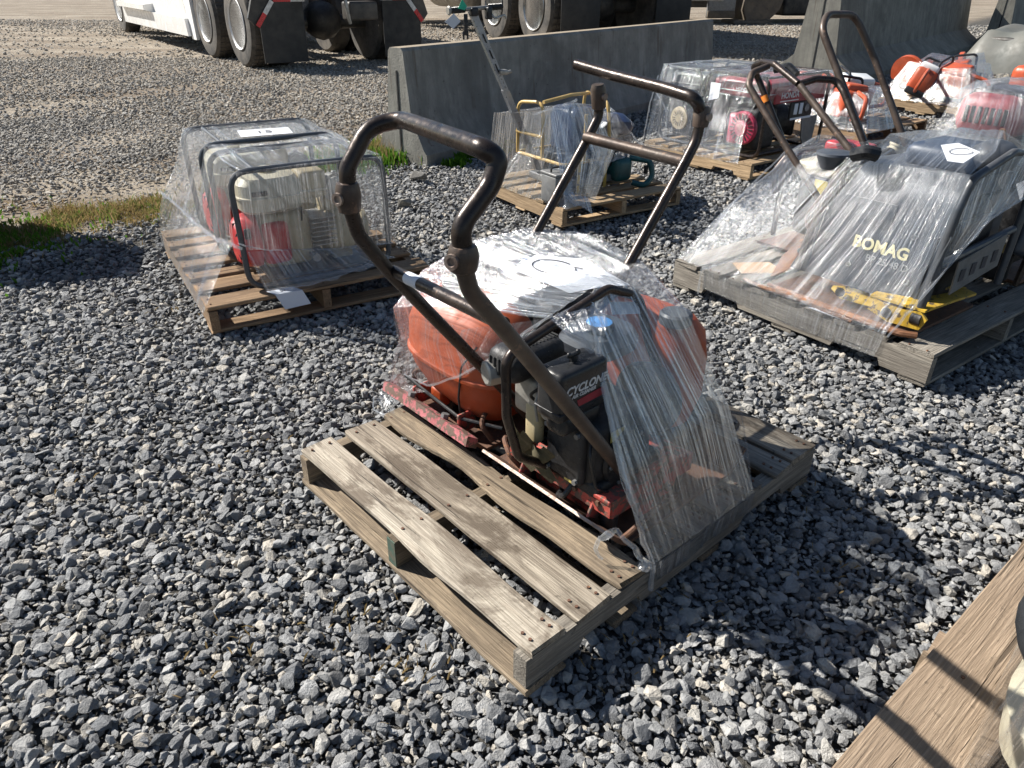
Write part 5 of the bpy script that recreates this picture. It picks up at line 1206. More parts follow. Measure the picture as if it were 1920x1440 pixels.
def mast():
    y = .70
    t = Thing('handlebar_mast', 'silver mast with black grips leaning up before the concrete barrier', 'handlebar', FD, tuple(FD.Y(1012, 320, y)))
    B_, T_ = FD.Y(1014, 325, y), FD.Y(888, 22, y); d = (T_ - B_).normalized(); side = V(.9, -.1, 0).cross(d).normalized()
    lo = t.part('lower_tube', MB().prism([B_ - V(.022, 0, 0), B_ + V(.022, 0, 0), B_.lerp(T_, .55) + V(.024, 0, 0), B_.lerp(T_, .55) - V(.024, 0, 0)], (0, .035, 0)), 'mast')
    up_ = t.part('upper_tube', MB().prism([B_.lerp(T_, .50) - V(.019, -.004, 0), B_.lerp(T_, .50) + V(.019, .004, 0), T_ + V(.026, .004, 0), T_ - V(.026, -.004, 0)], (0, .028, 0)), 'mast')
    for f in (.66, .74, .83): t.part('slot', MB().prism([B_.lerp(T_, f) + V(-.004, .002, 0), B_.lerp(T_, f) + V(.005, .002, 0), B_.lerp(T_, f + .05) + V(.005, .002, 0), B_.lerp(T_, f + .05) + V(-.004, .002, 0)], (0, -.002, 0)), 'darkline', up_)
    C_ = FD.Y(937, 135, y); t.part('clamp_knob', MB().rbox(C_ + V(.02, -.01, 0), (.05, .05, .03), .008).cyl(C_ + V(.04, 0, -.01), C_ + V(.085, 0, .0), .010), 'alu')
    L_, R_ = FD.Y(842, 20, y), FD.Y(938, 12, y); ax = (R_ - L_)
    t.part('handlebar', MB().cyl(L_ + ax * .1, R_ - ax * .1, .012), 'alu')
    for a, b in ((L_ - ax * .02, L_ + ax * .30), (R_ - ax * .26, R_ + ax * .04)):
        dd = b - a; pr = []
        for k in range(13): pr += [(dd.length * k / 13, .019), (dd.length * (k + .6) / 13, .019), (dd.length * (k + .62) / 13, .015)]
        t.part('grip', MB().lathe(a, dd, pr, 14), 'black')
    t.part('bar_end', MB().lathe(L_ - ax * .03, ax, [(0, .02), (.01, .027), (.02, .02)], 14), 'alu')
    t.part('brake_lever', MB().tube([R_ - ax * .28 + V(0, -.02, -.01), R_ - ax * .20 + V(0, -.05, -.06), R_ - ax * .05 + V(.02, -.05, -.045), R_ + ax * .03 + V(.0, -.05, -.065)], .007, 8, .02), 'alu')
    t.part('lever_pivot', MB().rbox(R_ - ax * .27 + V(0, -.02, -.03), (.035, .05, .07), .01), 'black'); t.part('stem_clamp', MB().rbox(T_ + V(0, .0, .0), (.05, .05, .05), .012), 'black')
    w = Thing('spanner', 'dark spanner hanging from the handlebar before the barrier', 'spanner', FD, tuple(FD.Y(873, 30, y - .02)))
    p0, p1 = FD.Y(874, 26, y - .03), FD.Y(873, 66, y - .03)
    w.part('spanner_shank', MB().rbox((p0 + p1) / 2, (.026, .008, (p0 - p1).length), .003), 'engine'); w.part('spanner_jaw', MB().rbox(p1 + V(-.014, 0, 0), (.012, .009, .045), .003).rbox(p1 + V(.014, 0, 0), (.012, .009, .045), .003), 'engine')
    g = Thing('tape_flag', 'green tape flag on the handlebar beside the left grip', 'tape', FD, tuple(FD.Y(867, 12, y))); c = FD.Y(867, 12, y - .02)
    g.part('flag', MB().prism([c + V(-.03, 0, -.01), c + V(0, 0, .04), c + V(.032, 0, .0), c + V(.01, -.01, -.02)], (0, .001, 0)), 'green_tape', smooth=False)
    tg = Thing('paper_tag', 'white paper tag hanging below the left grip of the handlebar', 'tag', FD, tuple(FD.Y(850, 40, y - .03)))
    q = [FD.Y(*p, y - .03) for p in ((851, 25), (864, 40), (850, 54), (834, 41))]
    tg.part('sheet', MB().prism(q, (0, .0008, 0)), 'paper', smooth=False); tg.part('string', MB().tube([FD.Y(858, 30, y - .03), FD.Y(862, 22, y - .01)], .0015, 5), 'black')
mast()
def wrapD():
    t = wrap('film tent over the yellow framed machine before the barrier', FD, (.4, .45, .13)); Y_ = FD.Y; Z_ = FD.Z
    A_ = Z_(984, 212, .67); B_ = Z_(1030, 207, .68); C_ = Z_(1080, 192, .72); E_ = Z_(1120, 205, .68); F_ = Z_(1160, 215, .60); G_ = Z_(1190, 262, .42)
    H_ = Z_(1145, 200, .60)
    sheet_obj(t, [[A_, B_, C_], [V(-.03, .50, .40), V(-.02, .30, .42), V(.18, .14, .42)], [V(-.015, .86, .12), V(-.015, .45, .12), V(.02, .02, .13)]], 'film_shine', 60, 18, .010, 20)
    sheet_obj(t, [[B_, C_, E_], [V(.05, .16, .42), V(.22, .12, .42), V(.48, .12, .42)], [V(.01, .0, .13), V(.14, .03, .135), V(.28, .05, .135)]], 'film_shine', 50, 18, .012, 22)
    sheet_obj(t, [[C_, E_, F_, G_], [Z_(1110, 268, .40), Z_(1140, 270, .38), Z_(1170, 262, .38), G_ - V(0, 0, .02)], [Z_(1085, 300, .34), Z_(1120, 310, .33), Z_(1158, 300, .33), Z_(1192, 285, .34)]], 'film_shine', 60, 14, .012, 16, rag=.03)
    sheet_obj(t, [[A_, B_, C_, H_, F_], [V(.05, .92, .58), V(.2, .92, .58), V(.5, .9, .56), V(.8, .8, .5)], [V(-.01, .95, .12), V(.3, .98, .12), V(.7, .97, .12), V(.95, .9, .12)]], 'film', 50, 12, .010, 16)
    sheet_obj(t, [[G_, F_], [Z_(1215, 285, .25), Z_(1190, 262, .3)], [Z_(1225, 300, .14), Z_(1235, 275, .14)]], 'film_thin', 20, 10, .012, 20)
    rope(t, [Y_(1000, 215, .3), C_ + V(.0, 0, .01), Z_(1080, 186, .73)], .006)
    b = Thing('film_scrap', 'crumpled clear film end lying on the near corner of the small pallet', 'plastic film', FD, (.12, .03, .13))
    sheet_obj(b, [[V(.04, .10, .15), V(.13, .10, .16), V(.20, .06, .15)], [V(.02, .04, .20), V(.12, .03, .21), V(.20, .0, .18)], [V(.06, -.01, .15), V(.14, -.03, .13), V(.19, -.05, .08)]], 'film_rope', 26, 14, .03, 22)
wrapD()

# ---------------------------------------------------------------- far pallet: two red generators
def generator(label, y0, y1, red=True):
    t = Thing('generator', label, 'generator', FH, (.53, (y0 + y1) / 2, .13), 'framed generators')
    x0, x1, z0, z1 = .15, .95, .145, .735; ym = (y0 + y1) / 2
    for x in (x0, x1): round_loop(t, [(x, y0, z0), (x, y0, z1), (x, y1, z1), (x, y1, z0)], .0135, 'frame_grey' if not red else 'tube', .09)
    for y in (y0 + .06, y1 - .06): t.part('frame_rail', MB().cyl((x0, y, z0 + .01), (x1, y, z0 + .01), .012), 'tube')
    for y in (y0 + .03, y1 - .03): t.part('top_rail', MB().cyl((x0, y, z1), (x1, y, z1), .010), 'tube')
    tk = t.part('fuel_tank', MB().rbox(((x0 + x1) / 2, ym, .63), (.70, y1 - y0 - .05, .13), .03), 'panelred' if red else 'hood')
    t.part('tank_seam', MB().rbox(((x0 + x1) / 2, ym, .612), (.715, y1 - y0 - .035, .006), .002, None, 1), 'letter_w' if red else 'grey', tk)
    t.part('filler_cap', MB().lathe((.5, ym, .695), (0, 0, 1), [(0, .035), (.022, .035)], 18), 'black', tk)
    t.part('engine_block', MB().rbox((.36, ym - .02, .33), (.26, .34, .32), .04), 'engine')
    t.part('alternator', MB().cyl((.48, ym, .34), (.80, ym, .34), .13), 'engine'); t.part('end_cover', MB().rbox((.82, ym, .34), (.05, .26, .24), .03), 'black')
    t.part('muffler', MB().rbox((.66, ym + .08, .50), (.24, .16, .11), .04), 'alu')
    t.part('side_panel', MB().rbox((.19, y1 - .13, .43), (.02, .16, .30), .012), 'grey')
    if red:
        rc = t.part('recoil_starter', MB().lathe((.20, .27, .345), (-1, 0, 0), [(0, .128), (.02, .130), (.035, .12), (.04, .055), (.048, .05), (.05, .01)], 30), 'magenta')
        for k in range(20):
            a = k * PI / 10; t.part('vent_slot', MB().rbox((.158, .27 + math.cos(a) * .088, .345 + math.sin(a) * .088), (.008, .045, .007), .001, Euler((a, 0, 0)), 1), 'darkline', rc)
        t.part('starter_badge', MB().cyl((.152, .27, .345), (.149, .27, .345), .034), 'label_red', rc)
        t.part('engine_cover', MB().rbox((.20, .37, .33), (.05, .10, .24), .03), 'magenta')
        p = t.part('control_panel', MB().rbox((.60, y0 + .02, .60), (.66, .025, .125), .01), 'panelred')
        t.text('HONDA', .062, (.45, y0 + .0055, .595), (1, 0, 0), (0, 0, 1), 'letter_w', p, bold=.0012)
        t.part('logo_bar', MB().box((.45, y0 + .0062, .555), (.24, .001, .008)), 'letter_w', p)
        t.text('HONDA', .035, (.1365 + .012, .30, .635), (0, -1, 0), (0, 0, 1), 'letter_w', p)
        lo = t.part('outlet_panel', MB().rbox((.66, y0 + .03, .47), (.30, .02, .13), .008), 'engine')
        for x in (.57, .64): o = t.part('outlet', MB().rbox((x, y0 + .016, .48), (.045, .008, .085), .004), 'paper', lo)
        t.part('outlet', MB().cyl((.72, y0 + .022, .48), (.72, y0 + .012, .48), .03), 'grey', lo); t.part('instruction_strip', MB().box((.66, y0 + .0185, .405), (.28, .002, .016)), 'paper', lo)
        t.part('mount_bracket', MB().prism([(.70, y0 + .03, .40), (.92, y0 + .03, .40), (.90, y0 + .03, .20), (.80, y0 + .03, .15), (.74, y0 + .03, .24)], (0, .01, 0)), 'grey')
    else:
        d = t.part('cover_disc', MB().lathe((.165, ym, .335), (-1, 0, 0), [(0, .095), (.012, .092), (.016, .08), (.017, .01)], 30), 'beige')
        for k in range(16):
            a = k * PI / 8; t.part('vent_slot', MB().rbox((.1475, ym + math.cos(a) * .05, .335 + math.sin(a) * .05), (.003, .034, .006), .001, Euler((a, 0, 0)), 1), 'darkline', d)
generator('red generator with HONDA panel and round red starter', .06, .66)
generator('generator with round beige slotted disc at the left of the pallet', .72, 1.13, False)
def wrapH():
    t = wrap('film over the two red generators behind the second handle', FH, (.55, .6, .13)); z = .748
    sheet_obj(t, [[(.14, 1.14, z), (.5, 1.15, z), (.97, 1.14, z)], [(.14, .9, z - .01), (.5, .9, z - .012), (.97, .9, z - .01)], [(.14, .68, z), (.5, .68, z), (.97, .68, z)], [(.14, .36, z - .012), (.5, .36, z - .02), (.97, .36, z - .01)], [(.14, .04, z), (.5, .04, z), (.97, .04, z)]], 'film_haze', 50, 8, .005, 14)
    sheet_obj(t, [[(.138, 1.15, z), (.136, .70, z), (.136, .05, z)], [(.07, 1.17, .45), (.11, .66, .45), (.125, .20, .42)], [(-.01, 1.15, .09), (-.01, .62, .10), (-.01, .12, .11)]], 'film', 80, 16, .008, 18)
    sheet_obj(t, [[(.138, .05, z), (.5, .04, z - .004), (.96, .04, z)], [(.15, .035, .66), (.4, .03, .68), (.96, .035, .62)], [(.125, .20, .42), (.36, .03, .64), (.96, .035, .56)]], 'film_thin', 40, 10, .006, 18)
    rope(t, [(.07, 1.155, .55), (.03, .96, .40), (.0, .90, .12)], .006); rope(t, [(.10, 1.16, .66), (.03, 1.16, .44), (-.01, 1.17, .12)], .006)
    rope(t, [(.138, 1.15, z), (.5, 1.15, z), (.96, 1.14, z)], .004)
    sheet_obj(t, [[(.97, .04, z), (.97, .68, z), (.97, 1.14, z)], [(1.05, .1, .4), (1.06, .6, .4), (1.05, 1.15, .4)], [(1.25, .05, .13), (1.25, .6, .13), (1.25, 1.14, .13)]], 'film_thin', 40, 10, .008, 16)
    n = Thing('paper_note', 'white note inside the film between the two generators', 'note', FH, (.13, .52, .62)); quad(n, 'sheet', [(.124, .60, .66), (.124, .50, .66), (.118, .50, .55), (.118, .60, .52)], 'paper', (.0006, 0, 0))
wrapH()

# ---------------------------------------------------------------- right pallet: slate hood compactor
M['bluegrey'] = surf('blue_grey_cover', (.05, .07, .11), (.035, .05, .08), rough=.5, scale=6)
def hood_compactor():
    t = Thing('plate_compactor', 'slate hooded compactor lettered BOMAG with yellow base brackets', 'plate compactor', FB, (.40, .45, .145))
    Z0 = .145
    prof = [(.165, .235), (.185, .36), (.215, .52), (.245, .63), (.275, .685), (.32, .725), (.38, .74), (.66, .725), (.68, .68), (.68, .45), (.60, .45), (.60, .66), (.36, .67), (.30, .62), (.262, .52), (.225, .36), (.205, .235)]
    def ylim(z): return .79 - .17 * min(1, max(0, (z - .23) / .5)), .16 + .02 * min(1, max(0, (z - .23) / .5))
    mb = MB(); n = len(prof)
    for side in (0, 1):
        for (x, z) in prof: mb.v.append(V(x, ylim(z)[side], z))
    mb.f.append(tuple(range(n))); mb.f.append(tuple(range(n, 2 * n))[::-1])
    for i in range(n): j = (i + 1) % n; mb.f.append((i, j, n + j, n + i))
    h = t.part('hood', mb, 'hood')
    t.part('hood_recess', MB().prism([(.2085, .64, .50), (.2085, .40, .50), (.233, .40, .60), (.233, .63, .60)], (-.002, 0, 0)), 'frame_grey', h)
    for y in (.70, .20): t.part('hood_rib', MB().prism([(.170, y, .26), (.187, y, .37), (.217, y, .52), (.224, y, .52), (.194, y, .37), (.178, y, .26)], (0, .010, 0)).xf(Matrix.Translation((-.006, 0, 0))), 'hood', h)
    xd = (0, -1, 0); yd = (.03, 0, .13); nrm = V(-.13, 0, .03).normalized()
    def on(px_, py_):
        p = FB.X(px_, py_, .19)
        for _ in range(4):
            zz = p.z; x_ = np.interp(zz, [.235, .36, .52, .63], [.165, .185, .215, .245]); p = FB.X(px_, py_, float(x_))
        return p + V(-.0035, 0, 0)
    sc = .0
    t.text('BOMAG', .068, on(1651, 465), xd, (.025, 0, .14), 'letter_y', h, bold=.0022, spacing=1.02, label='worn yellow stencilled lettering')
    t.text('BP 25/48 D', .040, on(1662, 494), xd, (.025, 0, .14), 'letter_g', h, bold=.0004)
    for p in ((1714, 446), (1700, 530), (1590, 495), (1500, 470)): c = on(*p); t.part('hood_screw', MB().lathe(c + V(.004, 0, 0), (-1, 0, .2), [(0, .012), (.005, .012), (.005, .007), (.002, .006)], 12), 'grey', h)
    # base: rusty sole plate and yellow brackets
    t.part('sole_plate', MB().prism([(.02, .80, Z0 + .03), (.06, .80, Z0 + .004), (.60, .80, Z0 + .004), (.60, .80, Z0 + .018), (.07, .80, Z0 + .018), (.03, .80, Z0 + .04)], (0, -.66, 0)), 'rust')
    t.part('sole_lip', MB().tube([(.015, .74, Z0 + .03), (.015, .40, Z0 + .03), (.02, .16, Z0 + .03), (.06, .11, Z0 + .028)], .014, 8, .03), 'rust2')
    lb = t.part('bracket', MB().prism([FB.Z(1558, 541, .215), FB.Z(1600, 543, .21), FB.Z(1652, 573, .20), FB.Z(1650, 580, .19), FB.Z(1575, 560, .19)], (.012, 0, .012)), 'yellow')
    t.part('bracket_hole', MB().cyl(FB.Z(1575, 548, .218), FB.Z(1575, 548, .226), .020), 'darkline', lb)
    rb = t.part('bracket', MB().prism([(.085, .345, .20), (.085, .30, .245), (.085, .20, .245), (.085, .13, .26), (.085, .10, .235), (.085, .12, .185), (.085, .25, .175)], (.012, 0, 0)), 'yellow')
    t.part('bracket_top', MB().prism([(.085, .345, .255), (.085, .115, .262), (.30, .10, .262), (.44, .085, .262), (.46, .14, .262), (.34, .16, .262), (.18, .20, .262), (.12, .34, .262)], (0, 0, .010)), 'yellow', rb)
    t.part('bracket_hole', MB().cyl((.083, .26, .212), (.080, .26, .212), .022), 'darkline', rb)
    t.part('bracket_rail', MB().prism([(.38, .20, .262), (.47, .14, .262), (.49, .20, .262), (.42, .26, .262)], (0, 0, .01)), 'yellow', rb)
    # tube guard with feet
    g = [(.10, .145, .215), (.115, .14, .40), (.15, .135, .66), (.19, .135, .765), (.45, .125, .835), (.66, .115, .80), (.70, .11, .60), (.66, .10, .26)]
    t.part('guard_tube', MB().tube(g, .0165, 12, .07), 'frame_grey'); t.part('guard_foot', MB().lathe((.10, .122, .225), (0, 1, 0), [(0, .028), (.04, .028)], 18), 'engine'); bolt(t, (.10, .122, .225), (0, -1, 0), .014, .010, 'edge')
    t.part('guard_tube', MB().tube([(.16, .75, .24), (.17, .72, .45), (.22, .69, .66), (.26, .68, .72), (.60, .66, .74), (.64, .66, .45), (.62, .66, .20)], .0165, 12, .07), 'tube_brown')
    t.part('guard_brace', MB().tube([(.12, .14, .44), (.66, .11, .50)], .016), 'frame_grey')
    pl = t.part('warning_plate', MB().prism([(.25, .118, .30), (.58, .10, .36), (.58, .10, .50), (.25, .118, .44)], (0, -.006, 0)), 'grey')
    for k in range(4): t.part('warning_print', MB().box((.30 + k * .075, .1075 - k * .004, .375 + k * .013), (.04, .001, .05)), 'ink', pl)
    for k in range(5): t.part('bolt', MB().cyl((.32 + .05 * k, .16, .535), (.32 + .05 * k, .15, .535), .006, seg=6), 'grey')
    t.part('engine_block', MB().rbox((.46, .40, .42), (.34, .42, .42), .05), 'engine'); t.part('side_cover', MB().rbox((.42, .165, .52), (.26, .04, .12), .03), 'engine')
    # top: air cleaner dish, rubber boot, blue wrapped part
    t.part('air_cleaner', MB().lathe(FB.Z(1563, 298, .72), (0, 0, 1), [(-.04, .05), (0, .068), (.02, .078), (.03, .075), (.033, .05), (.035, .045)], 26), 'hood')
    t.part('intake_boot', MB().tube([FB.Z(1600, 290, .77), FB.Z(1625, 285, .79), FB.Z(1645, 290, .78)], .030, 10, .02), 'black')
    t.part('fuel_tank', MB().rbox((.52, .36, .775), (.30, .30, .10), .04), 'bluegrey', label='blue grey cover under the note')
    t.part('valve_cover', MB().ball((.48, .20, .80), (.22, .18, .14)), 'hood')
hood_compactor()
M['stick'] = wood('reddish_splintered_wood', (.26, .145, .095), (.15, .085, .06), (.09, .055, .04))
def back_compactor():
    t = Thing('plate_compactor', 'small compactor with red top box and cream tank behind the slate hood', 'plate compactor', FB, (.72, 1.0, .145))
    t.part('base_plate', MB().prism([(.50, .80, .18), (.53, .80, .155), (.98, .80, .155), (1.02, .80, .20), (.985, .80, .165), (.535, .80, .165)], (0, .44, 0)), 'rust')
    t.part('engine_block', MB().rbox((.76, 1.0, .38), (.28, .26, .30), .04), 'engine')
    t.part('fuel_tank', MB().rbox((.74, 1.02, .575), (.26, .27, .07), .03), 'cream'); t.part('top_box', MB().rbox((.86, 1.02, .645), (.14, .22, .08), .02), 'red')
    t.part('label_plate', MB().box((.595, .98, .50), (.004, .07, .07)), 'label_yellow'); t.part('blue_cap', MB().lathe((.72, .93, .61), (0, 0, 1), [(0, .028), (.015, .028)], 14), 'blue')
    t.part('engine_guard', MB().tube([(.60, .86, .20), (.58, .86, .62), (.95, .86, .66), (.98, .86, .2)], .014, 10, .06), 'tube'); t.part('engine_guard', MB().tube([(.60, 1.2, .20), (.58, 1.2, .60), (.95, 1.2, .64), (.98, 1.2, .2)], .014, 10, .06), 'tube')
    # doubled handle folded toward the left
    X_ = FB.X
    t.part('handle_leg', MB().tube([X_(1550, 398, .40), X_(1403, 160, .42), X_(1410, 136, .48), X_(1440, 124, .58)], .0165, 12, .06), 'tube_brown')
    t.part('handle_leg', MB().tube([X_(1494, 330, .78), X_(1422, 148, .78), X_(1412, 124, .72), X_(1432, 116, .66), X_(1452, 120, .60), X_(1497, 157, .52)], .0165, 12, .05), 'tube')
    t.part('handle_arm', MB().tube([X_(1500, 160, .50), X_(1612, 305, .44)], .0160, 12), 'tube_brown')
    t.part('handle_arm', MB().tube([X_(1499, 158, .52), X_(1530, 148, .60), X_(1568, 150, .70), X_(1582, 172, .68), X_(1632, 300, .60)], .0165, 12, .07), 'tube')
    t.part('grip_sleeve', MB().tube([X_(1452, 131, .78), X_(1478, 124, .80), X_(1494, 140, .80)], .020, 10, .02), 'black')
    t.part('tape_band', MB().cyl(X_(1433, 180, .775), X_(1437, 192, .775), .0185), 'orange_tape'); 
    t.part('lower_guard', MB().tube([X_(1452, 362, .90), X_(1452, 320, .90), X_(1475, 292, .95), X_(1540, 272, 1.05)], .0155, 12, .05), 'tube')
    t.part('lower_guard', MB().tube([X_(1590, 310, .26), X_(1515, 405, .26), X_(1517, 428, .27), X_(1530, 425, .30)], .0155, 12, .03), 'tube_brown')
    t.part('chain', MB().tube([X_(1480, 310, .8), X_(1478, 345, .8)], .006, 5), 'chassis')
    t2 = Thing('plate_compactor', 'dark compactor with one tall looped handle standing behind the slate hood', 'plate compactor', FB, (1.1, .6, .145))
    t2.part('handle', MB().tube([X_(1640, 320, .72), X_(1541, 55, .72), X_(1550, 27, .80), X_(1603, 27, 1.02), X_(1640, 110, 1.10), X_(1700, 275, 1.10)], .0175, 14, .10, fseg=7), 'tube_brown')
    t2.part('base_plate', MB().prism([(1.0, .14, .18), (1.03, .14, .155), (1.5, .14, .155), (1.55, .14, .2), (1.03, .14, .168)], (0, .60, 0)), 'rust')
    e = t2.part('engine_block', MB().rbox((1.12, .38, .38), (.30, .36, .34), .05), 'engine'); t2.part('tank', MB().rbox((1.18, .45, .62), (.26, .40, .10), .03), 'black')
    t2.part('belt_guard', MB().rbox((1.02, .13, .46), (.34, .05, .34), .04, Euler((0, .35, 0))), 'frame_grey')
    t2.part('hydraulic_port', MB().lathe((.93, .22, .36), (-1, -.2, 0), [(0, .05), (.02, .05), (.02, .035), (.05, .035), (.055, .02)], 20), 'alu'); t2.part('port_nut', MB().cyl((.92, .20, .35), (.87, .18, .35), .022, seg=6), 'label_yellow')
    t2.part('mount_plate', MB().rbox((.90, .25, .30), (.03, .20, .20), .01), 'engine'); t2.part('engine_guard', MB().tube([(.88, .10, .20), (.95, .10, .62), (1.05, .10, .72), (1.30, .10, .70)], .014, 10, .06), 'tube')
    t2.part('filler_neck', MB().lathe(FB.Z(1678, 283, .72), (.3, -.2, 1), [(-.03, .035), (.0, .04), (.006, .04), (.007, .034), (.02, .034), (.021, .04), (.03, .04)], 20), 'cream')
    t2.part('wire_hook', MB().tube([FB.X(1873, 265, .9), FB.X(1876, 243, .9), FB.X(1884, 243, .9), FB.X(1886, 268, .9)], .006, 8, .02), 'rust')
    t2.part('label_plate', MB().prism([FB.X(1905, 345, .88), FB.X(1940, 330, .88), FB.X(1940, 385, .88), FB.X(1912, 375, .88)], (.003, 0, 0)), 'paper', smooth=False)
    o = Thing('flap', 'orange rusty steel flap leaning against the left edge of the slate hood', 'steel flap', FB, (.15, .80, .16))
    o.part('flap_panel', MB().prism([FB.Z(1445, 518, .17), FB.Z(1466, 480, .24), FB.Z(1502, 448, .30), FB.Z(1500, 470, .27), FB.Z(1478, 505, .20)], (.02, -.01, .0)), 'rust2')
    p = Thing('wood_stick', 'splintered reddish stick lying along the front of the right pallet', 'stick', FB, (.02, .5, .16))
    p.part('stick_shaft', MB().tube([(.03, .93, .160), (.0, .80, .166), (.01, .72, .168), (.02, .60, .164), (.02, .52, .162), (.0, .35, .160)], [.006, .010, .013, .011, .014, .008], 7), 'stick')
    c = Thing('cardboard_sheet', 'flat cardboard sheet lying on the left boards of the right pallet', 'cardboard', FB, (.2, 1.1, .147))
    c.part('sheet', MB().prism([(.10, 1.00, .149), (.18, 1.12, .149), (.34, 1.02, .150), (.28, .88, .150)], (0, 0, .004)), 'cardboard', smooth=False)
    tg = Thing('paper_tag', 'white paper tag on the front boards of the right pallet', 'tag', FB, (.03, .62, .147)); tg.part('sheet', MB().prism([(-.004, .56, .152), (.0, .40, .152), (.03, .39, .152), (.035, .53, .152)], (0, 0, .0006)), 'paper', smooth=False)
back_compactor()
def wrapB():
    t = wrap('film stretched over the slate hooded compactor at the right', FB, (.4, .7, .145))
    T0 = V(.235, .66, .745); T1 = V(.24, .42, .755); T2 = V(.22, .16, .775)
    R0, R1, R2, R3 = V(.60, .70, .80), V(.56, .45, .86), V(.50, .2, .90), V(.62, .10, .86)
    # front curtain
    sheet_obj(t, [[T0, T1, T2], [(.10, .80, .46), (.10, .46, .46), (.11, .16, .44)], [(-.006, .98, .16), (-.006, .62, .16), (-.006, .20, .16)]], 'film', 100, 24, .007, 30)
    sheet_obj(t, [[(-.006, 1.16, .155), (-.006, .62, .16), (-.006, .20, .16)], [(-.012, 1.15, .10), (-.012, .62, .09), (-.01, .21, .09)], [(-.004, 1.14, .05), (-.004, .62, .04), (-.004, .22, .05)]], 'film_haze', 80, 6, .006, 24)
    # far left tent over the second machine
    L0, L1 = V(.60, 1.20, .64), V(.88, 1.22, .69)
    sheet_obj(t, [[L1, L0, V(.42, .95, .70), T0], [(.36, 1.30, .42), (.26, 1.22, .42), (.18, 1.02, .42), (.10, .80, .46)], [(.02, 1.34, .15), (-.006, 1.25, .155), (-.006, 1.12, .155), (-.006, .98, .16)]], 'film', 90, 22, .009, 26)
    rope(t, [(-.006, 1.25, .155), (.26, 1.235, .42), (.60, 1.21, .64)], .005); rope(t, [(-.01, 1.16, .15), (-.02, 1.15, .02)], .005)
    # top
    sheet_obj(t, [[T0, T1, T2], [(.42, .66, .76), (.40, .42, .83), (.38, .16, .84)], [R0, R1, R2], [(.85, .7, .74), (.85, .45, .78), (.85, .2, .78)]], 'film_shine', 60, 12, .012, 14)
    sheet_obj(t, [[L1, L0, V(.42, .95, .70), T0], [(.95, 1.05, .70), (.8, 1.0, .70), (.65, .85, .74), (.60, .70, .78)]], 'film_thin', 40, 12, .010, 16)
    # right side hanging short, gathered edge
    sheet_obj(t, [[T2, (.40, .12, .84), (.62, .10, .85), (.85, .12, .80)], [(.12, .12, .55), (.26, .10, .62), (.45, .09, .70), (.75, .09, .70)], [(.0, .17, .20), (.14, .10, .46), (.32, .085, .60), (.66, .08, .66)]], 'film_haze', 60, 16, .010, 20)
    rope(t, [(-.006, .19, .155), (.06, .13, .33), (.14, .10, .46), (.32, .085, .60), (.66, .08, .67)], .005)
    n = Thing('paper_note', 'white note under the film on top of the slate hooded compactor', 'note', FB, tuple(FB.Z(1805, 285, .87)))
    quad(n, 'sheet', [FB.Z(x, y, .865) for x, y in ((1764, 272), (1797, 268), (1838, 285), (1806, 306), (1776, 302))], 'paper')
    n.part('marker_loop', MB().tube([FB.Z(1802 + 22 * math.cos(a), 284 + 6 * math.sin(a), .868) for a in np.linspace(0, 5.5, 24)], .0012, 5), 'ink')
wrapB()

# ---------------------------------------------------------------- far right: saw pallets, tarp, red machine
PT = at(1810, 226, 0)
FS2 = Frame(PT.x, PT.y, math.radians(38)); PS = at(1618, 276, 0); FS1 = Frame(PS.x, PS.y, math.radians(38))
pallet('pallet with orange saws and a knotted film end nearest the tarp', FS2, 1.15, 1.05, 'wood_new', 'wood_new', 7, .09, seed=6)
pallet('brown pallet with orange saws behind the tall looped handle', FS1, 1.2, 1.0, 'wood_brown', 'wood_brown', 7, .09, seed=7)
def saw(label, fr, c, rz, tip=0., white=False, s_=1.25):
    t = Thing('cutoff_saw', label, 'cut off saw', fr, c, 'orange cut off saws')
    o = t.o; o.rotation_euler = (tip, .25 * tip, fr.th + rz); b = V(*c)
    def P_(x, y, z): return b + V(x, y, z) * s_
    bd = t.part('engine_body', MB().rbox(P_(0, 0, .15), (.34 * s_, .20 * s_, .22 * s_), .05), 'orange2'); t.part('top_cover', MB().rbox(P_(-.02, 0, .27), (.24 * s_, .17 * s_, .07 * s_), .03), 'orange2' if not white else 'white', bd)
    t.part('dark_base', MB().rbox(P_(0, 0, .04), (.36 * s_, .18 * s_, .06 * s_), .02), 'black', bd); t.part('starter_cover', MB().rbox(P_(.0, -.105, .16), (.18 * s_, .03, .15 * s_), .02), 'grey', bd)
    for k in range(5): t.part('vent_slot', MB().rbox(P_(-.05 + k * .025, -.120, .17), (.010, .008, .08), .002, None, 1), 'darkline', bd)
    t.part('front_handle', MB().tube([P_(.10, -.12, .18), P_(.10, -.12, .34), P_(.10, .08, .34), P_(.10, .10, .18)], .013, 8, .05), 'black')
    t.part('rear_handle', MB().tube([P_(-.15, 0, .25), P_(-.33, 0, .22), P_(-.34, 0, .08), P_(-.16, 0, .05)], .020, 8, .06), 'orange2')
    ar = t.part('cutting_arm', MB().rbox(P_(.28, .06, .17), (.28 * s_, .04, .09 * s_), .02), 'black')
    g = MB().lathe(P_(.42, .02, .17), (0, 1, 0), [(0, .03), (.0, .17 * s_), (.05, .17 * s_), (.052, .03)], 26); g.v = [v if v.z > P_(0, 0, .10).z else V(v.x, v.y, P_(0, 0, .10).z) for v in g.v]
    t.part('blade_guard', g, 'orange2'); t.part('blade', MB().lathe(P_(.42, .045, .17), (0, 1, 0), [(0, .155 * s_), (.004, .155 * s_)], 30), 'grey', ar)
saw('orange saw with a black strap lying at the left of the brown pallet', FS1, (.25, .42, .13), .9, .12)
saw('orange saw with its curved guard raised at the right of the brown pallet', FS1, (.62, .62, .17), 2.6, -.2, True)
